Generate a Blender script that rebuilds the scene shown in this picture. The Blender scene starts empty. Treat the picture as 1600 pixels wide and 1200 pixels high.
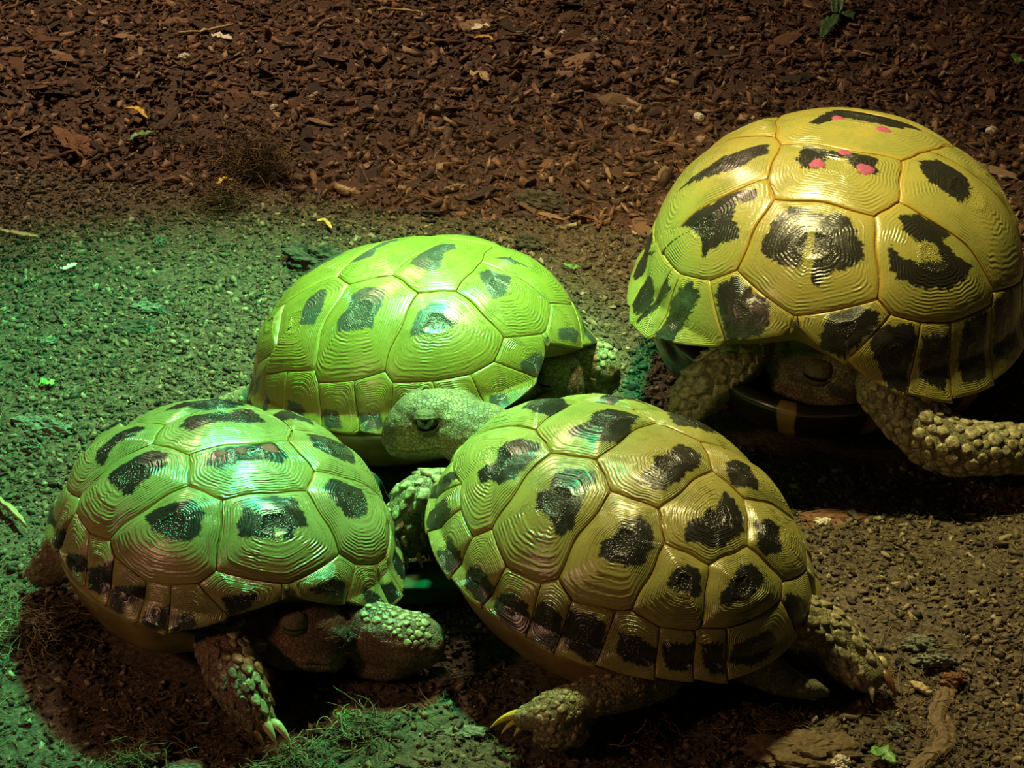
import bpy, math, random
import numpy as np
from mathutils import Vector, Matrix
from mathutils.bvhtree import BVHTree

# ------------------------------------------------------------------ camera, world, lamps, exposure
SC = bpy.context.scene
COL = SC.collection
PITCH, DIST, FPX = 30.0, 1.1, 3520.0
_p = math.radians(PITCH)
FWD = np.array([0, math.cos(_p), -math.sin(_p)])
UPV = np.array([0, math.sin(_p), math.cos(_p)])
RGT = np.array([1.0, 0, 0])
EYE = -DIST * FWD
cd = bpy.data.cameras.new('camera')
cd.sensor_width = 36.0
cd.lens = FPX / 1600 * 36
cd.clip_start = 0.02
cam = bpy.data.objects.new('camera', cd)
COL.objects.link(cam)
cam.location = Vector(EYE)
cam.rotation_euler = (math.radians(90 - PITCH), 0, 0)
SC.camera = cam
SC.view_settings.view_transform = 'Standard'
SC.view_settings.look = 'None'
SC.view_settings.gamma = 1.0
SC.view_settings.exposure = 0.0
SC.view_settings.use_curve_mapping = False

world = bpy.data.worlds.new('world')
SC.world = world
world.use_nodes = True
world.node_tree.nodes['Background'].inputs['Color'].default_value = (0.5, 0.46, 0.32, 1)
world.node_tree.nodes['Background'].inputs['Strength'].default_value = 0.03


def lamp(name, kind, loc, aim, color, power, **kw):
    d = bpy.data.lights.new(name, kind)
    d.color = color
    d.energy = power
    for k, v in kw.items():
        setattr(d, k, v)
    o = bpy.data.objects.new(name, d)
    COL.objects.link(o)
    o.location = loc
    o.rotation_euler = (Vector(aim) - Vector(loc)).to_track_quat('-Z', 'Y').to_euler()
    return o


lamp('green_spot_lamp', 'SPOT', (-0.02, 0.05, 0.53), (-0.135, -0.06, 0.0), (0.03, 1.0, 0.36), 37,
     spot_size=math.radians(56), spot_blend=0.6, shadow_soft_size=0.02)
lamp('yellow_spot_lamp', 'SPOT', (0.065, 0.02, 0.60), (0.10, -0.03, 0.0), (1.0, 0.87, 0.36), 23,
     spot_size=math.radians(76), spot_blend=1.0, shadow_soft_size=0.025)
lamp('warm_mulch_fill', 'SPOT', (-0.35, 0.75, 0.90), (-0.15, 0.30, 0.0), (1.0, 0.72, 0.42), 46,  # added warm fill from behind, brightens the mulch
     spot_size=math.radians(70), spot_blend=1.0, shadow_soft_size=0.06)
lamp('red_heat_lamp', 'SPOT', (-0.62, -0.60, 0.50), (-0.10, -0.18, 0.0), (1.0, 0.50, 0.30), 6.0,
     spot_size=math.radians(60), spot_blend=1.0, shadow_soft_size=0.05)

rng = np.random.default_rng(7)
random.seed(7)


# ------------------------------------------------------------------ picture measurements to places
def ray(px, py):
    d = FWD + RGT * ((px - 800) / FPX) - UPV * ((py - 600) / FPX)
    return d / np.linalg.norm(d)


def W(px, py, z=0.0):
    d = ray(px, py)
    return EYE + d * ((z - EYE[2]) / d[2])


def proj(P):
    d = P - EYE
    z = d @ FWD
    return np.stack([800 + FPX * (d @ RGT) / z, 600 - FPX * (d @ UPV) / z], -1)


def vnoise(P, seed=0):
    """value noise, P (n,2)"""
    i = np.floor(P).astype(np.int64)
    f = P - i
    f = f * f * (3 - 2 * f)

    def h(a, b):
        v = np.sin(a * 127.1 + b * 311.7 + seed * 74.7) * 43758.5453
        return v - np.floor(v)
    a = h(i[:, 0], i[:, 1]); b = h(i[:, 0] + 1, i[:, 1])
    c = h(i[:, 0], i[:, 1] + 1); d = h(i[:, 0] + 1, i[:, 1] + 1)
    return (a * (1 - f[:, 0]) + b * f[:, 0]) * (1 - f[:, 1]) + (c * (1 - f[:, 0]) + d * f[:, 0]) * f[:, 1]


def fbm(P, oct=4, seed=0):
    s = 0; a = 1; t = 0
    for k in range(oct):
        s = s + a * vnoise(P * 2 ** k + 17 * k, seed + k); t += a; a *= .5
    return s / t


# ------------------------------------------------------------------ object helpers
def mesh_obj(name, V, F, mat, parent=None, smooth=True, attrs=None, origin=None):
    me = bpy.data.meshes.new(name)
    V = np.asarray(V, float)
    if origin is not None:
        V = V - np.asarray(origin)
    if isinstance(F, np.ndarray):
        n, k = F.shape
        me.vertices.add(len(V)); me.vertices.foreach_set('co', V.astype(np.float32).ravel())
        me.loops.add(n * k); me.loops.foreach_set('vertex_index', F.astype(np.int32).ravel())
        me.polygons.add(n)
        me.polygons.foreach_set('loop_start', np.arange(0, n * k, k, dtype=np.int32))
        me.update(calc_edges=True)
    else:
        me.from_pydata(V.tolist(), [], F)
    if smooth:
        me.polygons.foreach_set('use_smooth', [True] * len(me.polygons))
    if attrs:
        for an, (ty, dat) in attrs.items():
            at = me.attributes.new(an, ty, 'POINT')
            at.data.foreach_set('vector' if ty == 'FLOAT_VECTOR' else 'value', np.asarray(dat, np.float32).ravel())
    me.update()
    if mat:
        me.materials.append(mat)
    o = bpy.data.objects.new(name, me)
    COL.objects.link(o)
    if parent:
        o.parent = parent
    return o


def empty(name, loc):
    o = bpy.data.objects.new(name, None)
    o.empty_display_size = .02
    COL.objects.link(o)
    o.location = Vector(loc)
    return o


def tag(o, label=None, cat=None, group=None, kind=None):
    if label: o['label'] = label
    if cat: o['category'] = cat
    if group: o['group'] = group
    if kind: o['kind'] = kind
    return o


# ------------------------------------------------------------------ node material helper
class NT:
    def __init__(self, name):
        self.m = bpy.data.materials.new(name)
        self.m.use_nodes = True
        self.t = self.m.node_tree
        self.b = self.t.nodes['Principled BSDF']

    def n(self, ty, ins=None, **kw):
        x = self.t.nodes.new(ty)
        for k, v in kw.items():
            setattr(x, k, v)
        for k, v in (ins or {}).items():
            if isinstance(v, bpy.types.NodeSocket):
                self.t.links.new(v, x.inputs[k])
            else:
                x.inputs[k].default_value = v
        return x

    def math(self, op, a, b=0.0, c=0.0):
        return self.n('ShaderNodeMath', {0: a, 1: b, 2: c}, operation=op).outputs[0]

    def rng(self, v, a, b, c=0.0, d=1.0, ty='SMOOTHSTEP'):
        return self.n('ShaderNodeMapRange', {0: v, 1: a, 2: b, 3: c, 4: d}, interpolation_type=ty).outputs[0]

    def mix(self, f, a, b, bt='MIX'):
        x = self.t.nodes.new('ShaderNodeMix')
        x.data_type = 'RGBA'; x.blend_type = bt
        for i, v in ((0, f), (6, a), (7, b)):
            if isinstance(v, bpy.types.NodeSocket):
                self.t.links.new(v, x.inputs[i])
            else:
                x.inputs[i].default_value = v if i == 0 else (*v, 1)
        return x.outputs[2]

    def noise(self, vec, scale, detail=3, rough=.55, out=0, dist=0.0):
        return self.n('ShaderNodeTexNoise', {'Vector': vec, 'Scale': scale, 'Detail': detail, 'Roughness': rough, 'Distortion': dist}).outputs[out]

    def vor(self, vec, scale, feat='F1', out='Distance', rnd=1.0):
        return self.n('ShaderNodeTexVoronoi', {'Vector': vec, 'Scale': scale, 'Randomness': rnd}, feature=feat).outputs[out]

    def attr(self, name, out='Fac'):
        return self.n('ShaderNodeAttribute', attribute_name=name).outputs[out]

    def obj(self):
        return self.n('ShaderNodeTexCoord').outputs['Object']

    def bump(self, h, strength=1.0, dist=.001, normal=None):
        i = {'Height': h, 'Strength': strength, 'Distance': dist}
        if normal: i['Normal'] = normal
        return self.n('ShaderNodeBump', i).outputs[0]

    def set(self, **kw):
        names = dict(color='Base Color', rough='Roughness', normal='Normal', spec='Specular IOR Level', coat='Coat Weight', coatr='Coat Roughness',
                     sss='Subsurface Weight', trans='Transmission Weight')
        for k, v in kw.items():
            s = self.b.inputs[names[k]]
            if isinstance(v, bpy.types.NodeSocket):
                self.t.links.new(v, s)
            else:
                s.default_value = (*v, 1) if k == 'color' else v
        return self.m


def simple(name, col, rough=.6, var=.25, scale=300, spec=.5, bump=.0004):
    a = NT(name); o = a.obj()
    nz = a.noise(o, scale, 4)
    c = a.mix(a.rng(nz, .3, .7), tuple(x * (1 - var) for x in col), tuple(min(1, x * (1 + var)) for x in col))
    return a.set(color=c, rough=rough, spec=spec, normal=a.bump(nz, .7, bump))


def shell_mat(name, light, dark, seam, ringamp=1.0, rough=.30, streak=3.0, dirt=.3):
    a = NT(name); o = a.obj()
    blot = a.attr('blot'); tt = a.attr('tt'); rad = a.attr('rad', 'Vector')
    jn = a.noise(rad, 5.0, 4, .7)
    jag = a.math('MULTIPLY', a.math('SUBTRACT', jn, .5), streak * 2.2)
    fine = a.math('MULTIPLY', a.math('SUBTRACT', a.noise(o, 900, 3), .5), 1.2)
    dk = a.rng(a.math('ADD', a.math('ADD', blot, jag), fine), -.55, .55)
    big = a.noise(o, 45, 4, .6)
    base = a.mix(a.rng(big, .35, .68), light, tuple(x * y for x, y in zip(light, (.78, .88, .9))))
    # thin darker growth lines
    w = a.math('SINE', a.math('ADD', a.math('MULTIPLY', tt, 150.0), a.math('MULTIPLY', a.noise(rad, 2.0, 2), 14.0)))
    line = a.math('MULTIPLY', a.rng(w, .72, 1.0), a.rng(a.noise(o, 160, 3), .42, .62))
    base = a.mix(a.math('MULTIPLY', line, dirt), base, tuple(x * .35 for x in light))
    speck = a.rng(a.noise(o, 1500, 2, .6), .66, .74)
    base = a.mix(a.math('MULTIPLY', speck, dirt), base, (.05, .04, .015))
    sm = a.rng(tt, .0, .09, 1.0, 0.0)
    base = a.mix(sm, base, seam)
    col = a.mix(dk, base, dark)
    # relief: growth rings outside, pebbled areola inside
    fr = a.math('MULTIPLY', a.math('SINE', a.math('ADD', a.math('MULTIPLY', tt, 120.0), a.math('MULTIPLY', a.noise(rad, 1.6, 2), 22.0))), a.rng(a.noise(o, 90, 2), .38, .66))
    outm = a.rng(tt, .60, .72, 1.0, 0.0)
    h1 = a.math('MULTIPLY', a.math('MULTIPLY', fr, outm), .38 * ringamp)
    pb = a.math('MULTIPLY', a.rng(a.vor(o, 1150), .0, .55, 1.0, 0.0), a.rng(tt, .62, .72))
    h = a.math('ADD', h1, a.math('MULTIPLY', pb, .9))
    h = a.math('ADD', h, a.math('MULTIPLY', a.noise(o, 700, 4, .6), .5))
    nrm = a.bump(h, .75, .00045)
    rg = a.math('ADD', a.math('MULTIPLY', a.noise(o, 250, 3), .22), rough - .08)
    return a.set(color=col, rough=rg, normal=nrm, spec=.55, coat=.25, coatr=.22)


def skin_mat(name, light, dark, rough=.55):
    a = NT(name); o = a.obj()
    big = a.noise(o, 70, 4, .6)
    n1 = a.noise(o, 400, 3)
    wob = a.n('ShaderNodeVectorMath', {0: o, 1: a.n('ShaderNodeVectorMath', {0: a.noise(o, 300, 2, .5, 1), 'Scale': .0016}, operation='SCALE').outputs[0]}, operation='ADD').outputs[0]
    e = a.vor(wob, 560, 'DISTANCE_TO_EDGE')
    edge = a.rng(e, .0, .12)
    dkm = a.attr('dk')
    rnd = a.vor(wob, 560, 'F1', 'Color')
    col = a.mix(a.rng(big, .38, .66), light, dark)
    col = a.mix(a.math('MULTIPLY', a.rng(a.n('ShaderNodeSeparateColor', {0: rnd}).outputs[0], .55, .95), .55), col, dark)
    col = a.mix(edge, tuple(x * .7 for x in dark), col)
    col = a.mix(a.math('MULTIPLY', a.rng(a.math('ADD', dkm, a.math('MULTIPLY', a.math('SUBTRACT', n1, .5), .9)), .2, .8), .85), col, tuple(x * .32 for x in dark))
    h = a.math('ADD', a.math('MULTIPLY', edge, .45), a.math('MULTIPLY', n1, .4))
    return a.set(color=col, rough=rough, normal=a.bump(h, .8, .0006), spec=.45)


M = {}
M['shell_FR'] = shell_mat('shell_olive_yellow', (.275, .255, .066), (.014, .014, .010), (.27, .20, .03), 1.3, .27, 2.6)
M['shell_BL'] = shell_mat('shell_yellow_brown', (.25, .218, .075), (.014, .012, .010), (.28, .24, .05), 1.4, .27, 2.4)
M['shell_BM'] = shell_mat('shell_bright_yellow', (.225, .22, .030), (.045, .055, .040), (.29, .28, .05), .9, .36, 1.8, .8)
M['shell_BR'] = shell_mat('shell_smooth_yellow', (.31, .275, .065), (.018, .017, .012), (.36, .25, .035), 1.0, .25, 4.2, .25)
M['seam'] = simple('scute_seam', (.17, .12, .025), .5)
M['plastron'] = None
M['skin'] = skin_mat('tortoise_skin', (.28, .26, .12), (.12, .11, .055))
M['skin_brown'] = skin_mat('brown_tortoise_skin', (.20, .13, .08), (.10, .06, .038))
M['scale'] = simple('leg_scale', (.25, .225, .115), .45, .55, 420, .5, .0010)
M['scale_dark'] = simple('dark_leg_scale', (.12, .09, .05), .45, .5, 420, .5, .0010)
M['claw'] = simple('horn_claw', (.46, .40, .20), .35, .15, 400)
M['claw_dark'] = simple('brown_claw', (.14, .075, .03), .35, .2, 400)
M['claw_lit'] = simple('lit_claw', (.60, .52, .07), .3, .15, 400)  # hind claws: bright yellow lamp light painted into the horn colour
M['eye'] = simple('wet_eye', (.008, .008, .006), .08, .1, 100, .8, 0)
M['lid'] = simple('eyelid_skin', (.11, .10, .05), .6, .35, 900, .3, .0008)
M['pink'] = simple('pink_paint', (.30, .06, .13), .6, .5, 2200, .3, .0003)
M['pink_dull'] = simple('faded_red_paint', (.20, .04, .05), .6, .5, 1800, .3, .0003)


def plast_mat(name, tan, dark):
    a = NT(name); o = a.obj(); s = a.attr('blot')
    n = a.noise(o, 60, 4, .6)
    c = a.mix(a.rng(n, .35, .65), tan, tuple(x * .6 for x in tan))
    c = a.mix(a.rng(a.math('ADD', s, a.math('MULTIPLY', a.math('SUBTRACT', n, .5), .5)), .42, .58), c, dark)
    return a.set(color=c, rough=.28, normal=a.bump(a.noise(o, 300, 3), .4, .0004), spec=.6, coat=.3)


M['plastron'] = plast_mat('plastron_horn', (.26, .17, .06), (.012, .010, .008))

# ------------------------------------------------------------------ tortoise shells
# pose of each shell: x, y, rim height, yaw, pitch, roll, half length, half width, dome height, roundness;
# then the corner points of its scutes as (distance from the crown, bearing from the head)
FIT = {
'FR': ([0.0441, -0.194, 0.034, 133.6549, -5.6857, 3.2658, 0.083, 0.0686, 0.0502, 0.9919], {'a1L':(0.8,14),'a1R':(0.8,-14),'v12L':(0.361,25.8),'v12R':(0.448,-24.9),'c12L':(0.3,54),'c12R':(0.335,-50.2),'v23L':(0.173,76.4),'v23R':(0.236,-67.9),'c23L':(0.262,109.6),'c23R':(0.302,-100.1),'v34L':(0.289,143),'v34R':(0.256,-139.3),'c34L':(0.429,142.3),'c34R':(0.382,-150.3),'v45L':(0.517,159.8),'v45R':(0.495,-176.6),'a5L':(0.767,151.4),'a5R':(0.686,-169.2),'i1L':(0.8,27),'i1R':(0.8,-27),'o1L':(1,19),'o1R':(1,-19),'i2L':(0.702,48.7),'i2R':(0.702,-48.7),'o2L':(1.026,34.9),'o2R':(1.026,-34.9),'i3L':(0.754,58.6),'i3R':(0.754,-58.6),'o3L':(1.042,51.5),'o3R':(1.042,-51.5),'i4L':(0.777,71.3),'i4R':(0.777,-71.3),'o4L':(1.049,72.2),'o4R':(1.049,-72.2),'i5L':(0.769,87.9),'i5R':(0.769,-87.9),'o5L':(1.037,86.4),'o5R':(1.037,-86.4),'i6L':(0.743,100.7),'i6R':(0.743,-100.7),'o6L':(1.03,101.7),'o6R':(1.03,-101.7),'i7L':(0.755,111.3),'i7R':(0.755,-111.3),'o7L':(1.053,110.4),'o7R':(1.053,-110.4),'i8L':(0.741,124.8),'i8R':(0.741,-124.8),'o8L':(1.038,121.5),'o8R':(1.038,-121.5),'i9L':(0.773,138.6),'i9R':(0.773,-138.6),'o9L':(1.034,137.8),'o9R':(1.078,-132.9),'i10L':(0.778,149.7),'i10R':(0.778,-149.7),'o10L':(1.028,148.6),'o10R':(0.991,-150.4),'i11L':(0.779,160.2),'i11R':(0.744,-174.2),'o11L':(1.05,158.6),'o11R':(0.955,-168.7),'i0L':(0.86,2.5),'i0R':(0.86,-2.5),'o0L':(1,3.5),'o0R':(1,-3.5),'r12L':(0.684,75.6),'r12R':(0.684,-75.6),'r23L':(0.697,105.1),'r23R':(0.697,-105.1),'r34L':(0.719,129.6),'r34R':(0.719,-129.6)}),
'BL': ([-0.1183, -0.181, 0.029, -61.9831, -3.4858, -9.2598, 0.074, 0.0681, 0.0505, 0.9343], {'a1L':(0.712,20.2),'a1R':(0.732,-27.4),'v12L':(0.398,20.9),'v12R':(0.408,-28),'c12L':(0.34,39.1),'c12R':(0.372,-48.4),'v23L':(0.194,63),'v23R':(0.225,-65.2),'c23L':(0.24,92.9),'c23R':(0.293,-99.7),'v34L':(0.346,134.1),'v34R':(0.255,-129.7),'c34L':(0.5,142),'c34R':(0.5,-142),'v45L':(0.62,157),'v45R':(0.62,-157),'a5L':(0.82,164),'a5R':(0.82,-164),'i1L':(0.788,26.4),'i1R':(0.801,-32.9),'o1L':(0.939,18.8),'o1R':(0.935,-22.2),'i2L':(0.85,38.1),'i2R':(0.831,-41.7),'o2L':(1.116,37.5),'o2R':(1.087,-40),'i3L':(0.867,47),'i3R':(0.845,-50.2),'o3L':(1.118,47.6),'o3R':(1.069,-49.7),'i4L':(0.798,64.4),'i4R':(0.798,-64.4),'o4L':(1.047,61.3),'o4R':(1.047,-61.3),'i5L':(0.769,78.9),'i5R':(0.769,-78.9),'o5L':(1.014,72.2),'o5R':(1.014,-72.2),'i6L':(0.749,92.7),'i6R':(0.749,-92.7),'o6L':(0.979,93.3),'o6R':(0.979,-93.3),'i7L':(0.734,104.6),'i7R':(0.734,-104.6),'o7L':(1.021,102.3),'o7R':(1.021,-102.3),'i8L':(0.82,125),'i8R':(0.82,-125),'o8L':(1.03,125),'o8R':(1.03,-125),'i9L':(0.82,138),'i9R':(0.82,-138),'o9L':(1.03,138),'o9R':(1.03,-138),'i10L':(0.82,151),'i10R':(0.82,-151),'o10L':(1.03,151),'o10R':(1.03,-151),'i11L':(0.82,165),'i11R':(0.82,-165),'o11L':(1.03,165),'o11R':(1.03,-165),'i0L':(0.79,-2.6),'i0R':(0.787,-4.7),'o0L':(0.845,-2.4),'o0R':(0.841,-5.1),'r12L':(0.741,69.1),'r12R':(0.741,-69.1),'r23L':(0.693,96.4),'r23R':(0.693,-96.4),'r34L':(0.79,131),'r34R':(0.79,-131)}),
'BM': ([-0.0426, -0.0306, 0.026, -29.2136, -12.6299, -4.2283, 0.0799, 0.0743, 0.0588, 0.9184], {'a1L':(0.671,9.9),'a1R':(0.705,-23.1),'v12L':(0.318,5.9),'v12R':(0.406,-30.1),'c12L':(0.365,50),'c12R':(0.365,-50),'v23L':(0.22,66.4),'v23R':(0.22,-66.4),'c23L':(0.281,100.9),'c23R':(0.281,-100.9),'v34L':(0.254,123.7),'v34R':(0.254,-123.7),'c34L':(0.5,142),'c34R':(0.5,-142),'v45L':(0.62,157),'v45R':(0.62,-157),'a5L':(0.82,164),'a5R':(0.82,-164),'i1L':(0.794,30.5),'i1R':(0.794,-30.5),'o1L':(0.937,15.9),'o1R':(0.937,-15.9),'i2L':(0.8,40),'i2R':(0.8,-40),'o2L':(1.06,36.8),'o2R':(1.06,-36.8),'i3L':(0.82,52),'i3R':(0.82,-52),'o3L':(1.03,52),'o3R':(1.03,-52),'i4L':(0.795,66.3),'i4R':(0.795,-66.3),'o4L':(1.05,69.6),'o4R':(1.05,-69.6),'i5L':(0.779,80.2),'i5R':(0.779,-80.2),'o5L':(1.036,78.7),'o5R':(1.036,-78.7),'i6L':(0.791,94.3),'i6R':(0.791,-94.3),'o6L':(1.032,92.1),'o6R':(1.032,-92.1),'i7L':(0.762,109.9),'i7R':(0.762,-109.9),'o7L':(1.03,111),'o7R':(1.03,-111),'i8L':(0.82,125),'i8R':(0.82,-125),'o8L':(1.03,125),'o8R':(1.03,-125),'i9L':(0.82,138),'i9R':(0.82,-138),'o9L':(1.03,138),'o9R':(1.03,-138),'i10L':(0.82,151),'i10R':(0.82,-151),'o10L':(1.03,151),'o10R':(1.03,-151),'i11L':(0.82,165),'i11R':(0.82,-165),'o11L':(1.03,165),'o11R':(1.03,-165),'i0L':(0.762,-3.9),'i0R':(0.763,-6.5),'o0L':(0.819,-4.9),'o0R':(0.809,-7.6),'r12L':(0.742,68.7),'r12R':(0.742,-68.7),'r23L':(0.736,96.6),'r23R':(0.736,-96.6),'r34L':(0.695,119.9),'r34R':(0.695,-119.9)}),
'BR': ([0.1528, 0.0039, 0.047, -108.6423, -2.394, -2.9143, 0.104, 0.0899, 0.0828, 0.8968], {'a1L':(0.681,24),'a1R':(0.673,-22.6),'v12L':(0.387,24),'v12R':(0.396,-24.3),'c12L':(0.337,38.4),'c12R':(0.338,-36.8),'v23L':(0.176,63.3),'v23R':(0.219,-62.2),'c23L':(0.228,101.1),'c23R':(0.231,-78.2),'v34L':(0.38,128),'v34R':(0.38,-128),'c34L':(0.5,142),'c34R':(0.5,-142),'v45L':(0.62,157),'v45R':(0.62,-157),'a5L':(0.82,164),'a5R':(0.82,-164),'i1L':(0.733,28.1),'i1R':(0.745,-30.5),'o1L':(0.882,16.1),'o1R':(0.906,-19.4),'i2L':(0.768,37.5),'i2R':(0.787,-43.1),'o2L':(1.019,33.9),'o2R':(1.06,-43.9),'i3L':(0.789,47.6),'i3R':(0.789,-47.6),'o3L':(1.077,47),'o3R':(1.099,-55.1),'i4L':(0.786,65.3),'i4R':(0.786,-65.3),'o4L':(1.073,62.3),'o4R':(1.073,-62.3),'i5L':(0.819,89.1),'i5R':(0.819,-89.1),'o5L':(1.03,83),'o5R':(1.03,-83),'i6L':(0.82,97),'i6R':(0.82,-97),'o6L':(1.03,97),'o6R':(1.03,-97),'i7L':(0.82,111),'i7R':(0.82,-111),'o7L':(1.03,111),'o7R':(1.03,-111),'i8L':(0.82,125),'i8R':(0.82,-125),'o8L':(1.03,125),'o8R':(1.03,-125),'i9L':(0.82,138),'i9R':(0.82,-138),'o9L':(1.03,138),'o9R':(1.03,-138),'i10L':(0.82,151),'i10R':(0.82,-151),'o10L':(1.03,151),'o10R':(1.03,-151),'i11L':(0.82,165),'i11R':(0.82,-165),'o11L':(1.03,165),'o11R':(1.03,-165),'i0L':(0.76,0.4),'i0R':(0.762,-0.5),'o0L':(0.795,1.4),'o0R':(0.803,-0.9),'r12L':(0.749,67.6),'r12R':(0.802,-57.3),'r23L':(0.79,104),'r23R':(0.79,-104),'r34L':(0.79,131),'r34R':(0.79,-131)}),

}
FIT['BM'][1]['i2R'] = (.82, -40); FIT['BM'][1]['i3R'] = (.815, -53)


def prof(s, e):
    s0 = .93
    sc = np.clip(s, 1e-4, s0); t = sc * np.pi / 2
    rho = np.sin(t) ** e; z = np.cos(t) ** e
    t0 = s0 * np.pi / 2
    dz = -e * np.cos(t0) ** (e - 1) * np.sin(t0) * np.pi / 2
    m = np.maximum(s - s0, 0)
    return rho + m * .55, z + dz * m * .62


def rot(yaw, pit, rol):
    y, p, r = np.radians([yaw, pit, rol])
    Rz = np.array([[np.cos(y), -np.sin(y), 0], [np.sin(y), np.cos(y), 0], [0, 0, 1]])
    Ry = np.array([[np.cos(p), 0, np.sin(p)], [0, 1, 0], [-np.sin(p), 0, np.cos(p)]])
    Rx = np.array([[1, 0, 0], [0, np.cos(r), -np.sin(r)], [0, np.sin(r), np.cos(r)]])
    return Rz @ Ry @ Rx


class Shell:
    def __init__(self, key):
        g, self.v = FIT[key]
        self.key = key
        self.c = np.array(g[:3]); self.R = rot(*g[3:6]); self.a, self.b, self.H, self.e = g[6:]
        # dense grid used to find where a measured picture point lies on this shell
        s, t = np.meshgrid(np.linspace(.01, 1.14, 190), np.linspace(-180, 180, 541))
        self.gs, self.gt = s.ravel(), t.ravel()
        self.gP, self.gN = self.point(self.gs, self.gt, .0016)
        self.gp = proj(self.gP)
        self.front = ((self.gP - EYE) * self.gN).sum(1) < 0

    def local(self, s, th):
        rho, z = prof(s, self.e); t = np.radians(th)
        return np.stack([self.a * rho * np.cos(t), self.b * rho * np.sin(t), self.H * z], -1)

    def point(self, s, th, h=0.0):
        """world point on the dome, raised by h along the normal"""
        s = np.asarray(s, float); th = np.asarray(th, float)
        P = self.local(s, th)
        sm = np.maximum(s, .01)
        ds = self.local(sm + .004, th) - self.local(np.maximum(sm - .004, .002), th)
        dt = self.local(sm, th + .5) - self.local(sm, th - .5)
        N = np.cross(ds, dt)
        N /= np.linalg.norm(N, axis=-1, keepdims=True) + 1e-12
        N[N[..., 2] < -.2] *= -1
        P = P + N * np.asarray(h)[..., None]
        return P @ self.R.T + self.c, N @ self.R.T

    def lw(self, x, y, z):
        return np.array([x, y, z]) @ self.R.T + self.c

    def hit(self, px, py):
        d = np.hypot(self.gp[:, 0] - px, self.gp[:, 1] - py) + (~self.front) * 1e4
        i = int(d.argmin())
        r = ray(px, py); n = self.gN[i]
        den = r @ n
        if d[i] > 12 or abs(den) < .08:
            return self.gP[i]
        return EYE + r * (((self.gP[i] - EYE) @ n) / den)


def scute_list():
    L = {}
    L['V1'] = 'i0L a1L v12L v12R a1R i0R'
    L['V2'] = 'v12L c12L v23L v23R c12R v12R'
    L['V3'] = 'v23L c23L v34L v34R c23R v23R'
    L['V4'] = 'v34L c34L v45L v45R c34R v34R'
    L['V5'] = 'v45L a5L i11L i11R a5R v45R'
    for S in 'LR':
        L['C1' + S] = 'a1 i1 i2 i3 i4 r12 c12 v12'
        L['C2' + S] = 'r12 i5 i6 r23 c23 v23 c12'
        L['C3' + S] = 'r23 i7 i8 r34 c34 v34 c23'
        L['C4' + S] = 'r34 i9 i10 a5 v45 c34'
        L['M1' + S] = 'i0 a1 i1 o1 o0'
        L['M2' + S] = 'i1 i2 o2 o1'
        L['M3' + S] = 'i2 i3 o3 o2'
        L['M4' + S] = 'i3 i4 o4 o3'
        L['M5' + S] = 'i4 r12 i5 o5 o4'
        L['M6' + S] = 'i5 i6 o6 o5'
        L['M7' + S] = 'i6 r23 i7 o7 o6'
        L['M8' + S] = 'i7 i8 o8 o7'
        L['M9' + S] = 'i8 r34 i9 o9 o8'
        L['M10' + S] = 'i9 i10 o10 o9'
        L['M11' + S] = 'i10 a5 i11 o11 o10'
        for k in list(L):
            if k[-1] == S and k[0] in 'CM':
                L[k] = ' '.join(x if x[-1] in 'LR' else x + S for x in L[k].split())
    L['N'] = 'i0L i0R o0R o0L'
    L['P'] = 'i11L i11R o11R o11L'
    return L


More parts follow.
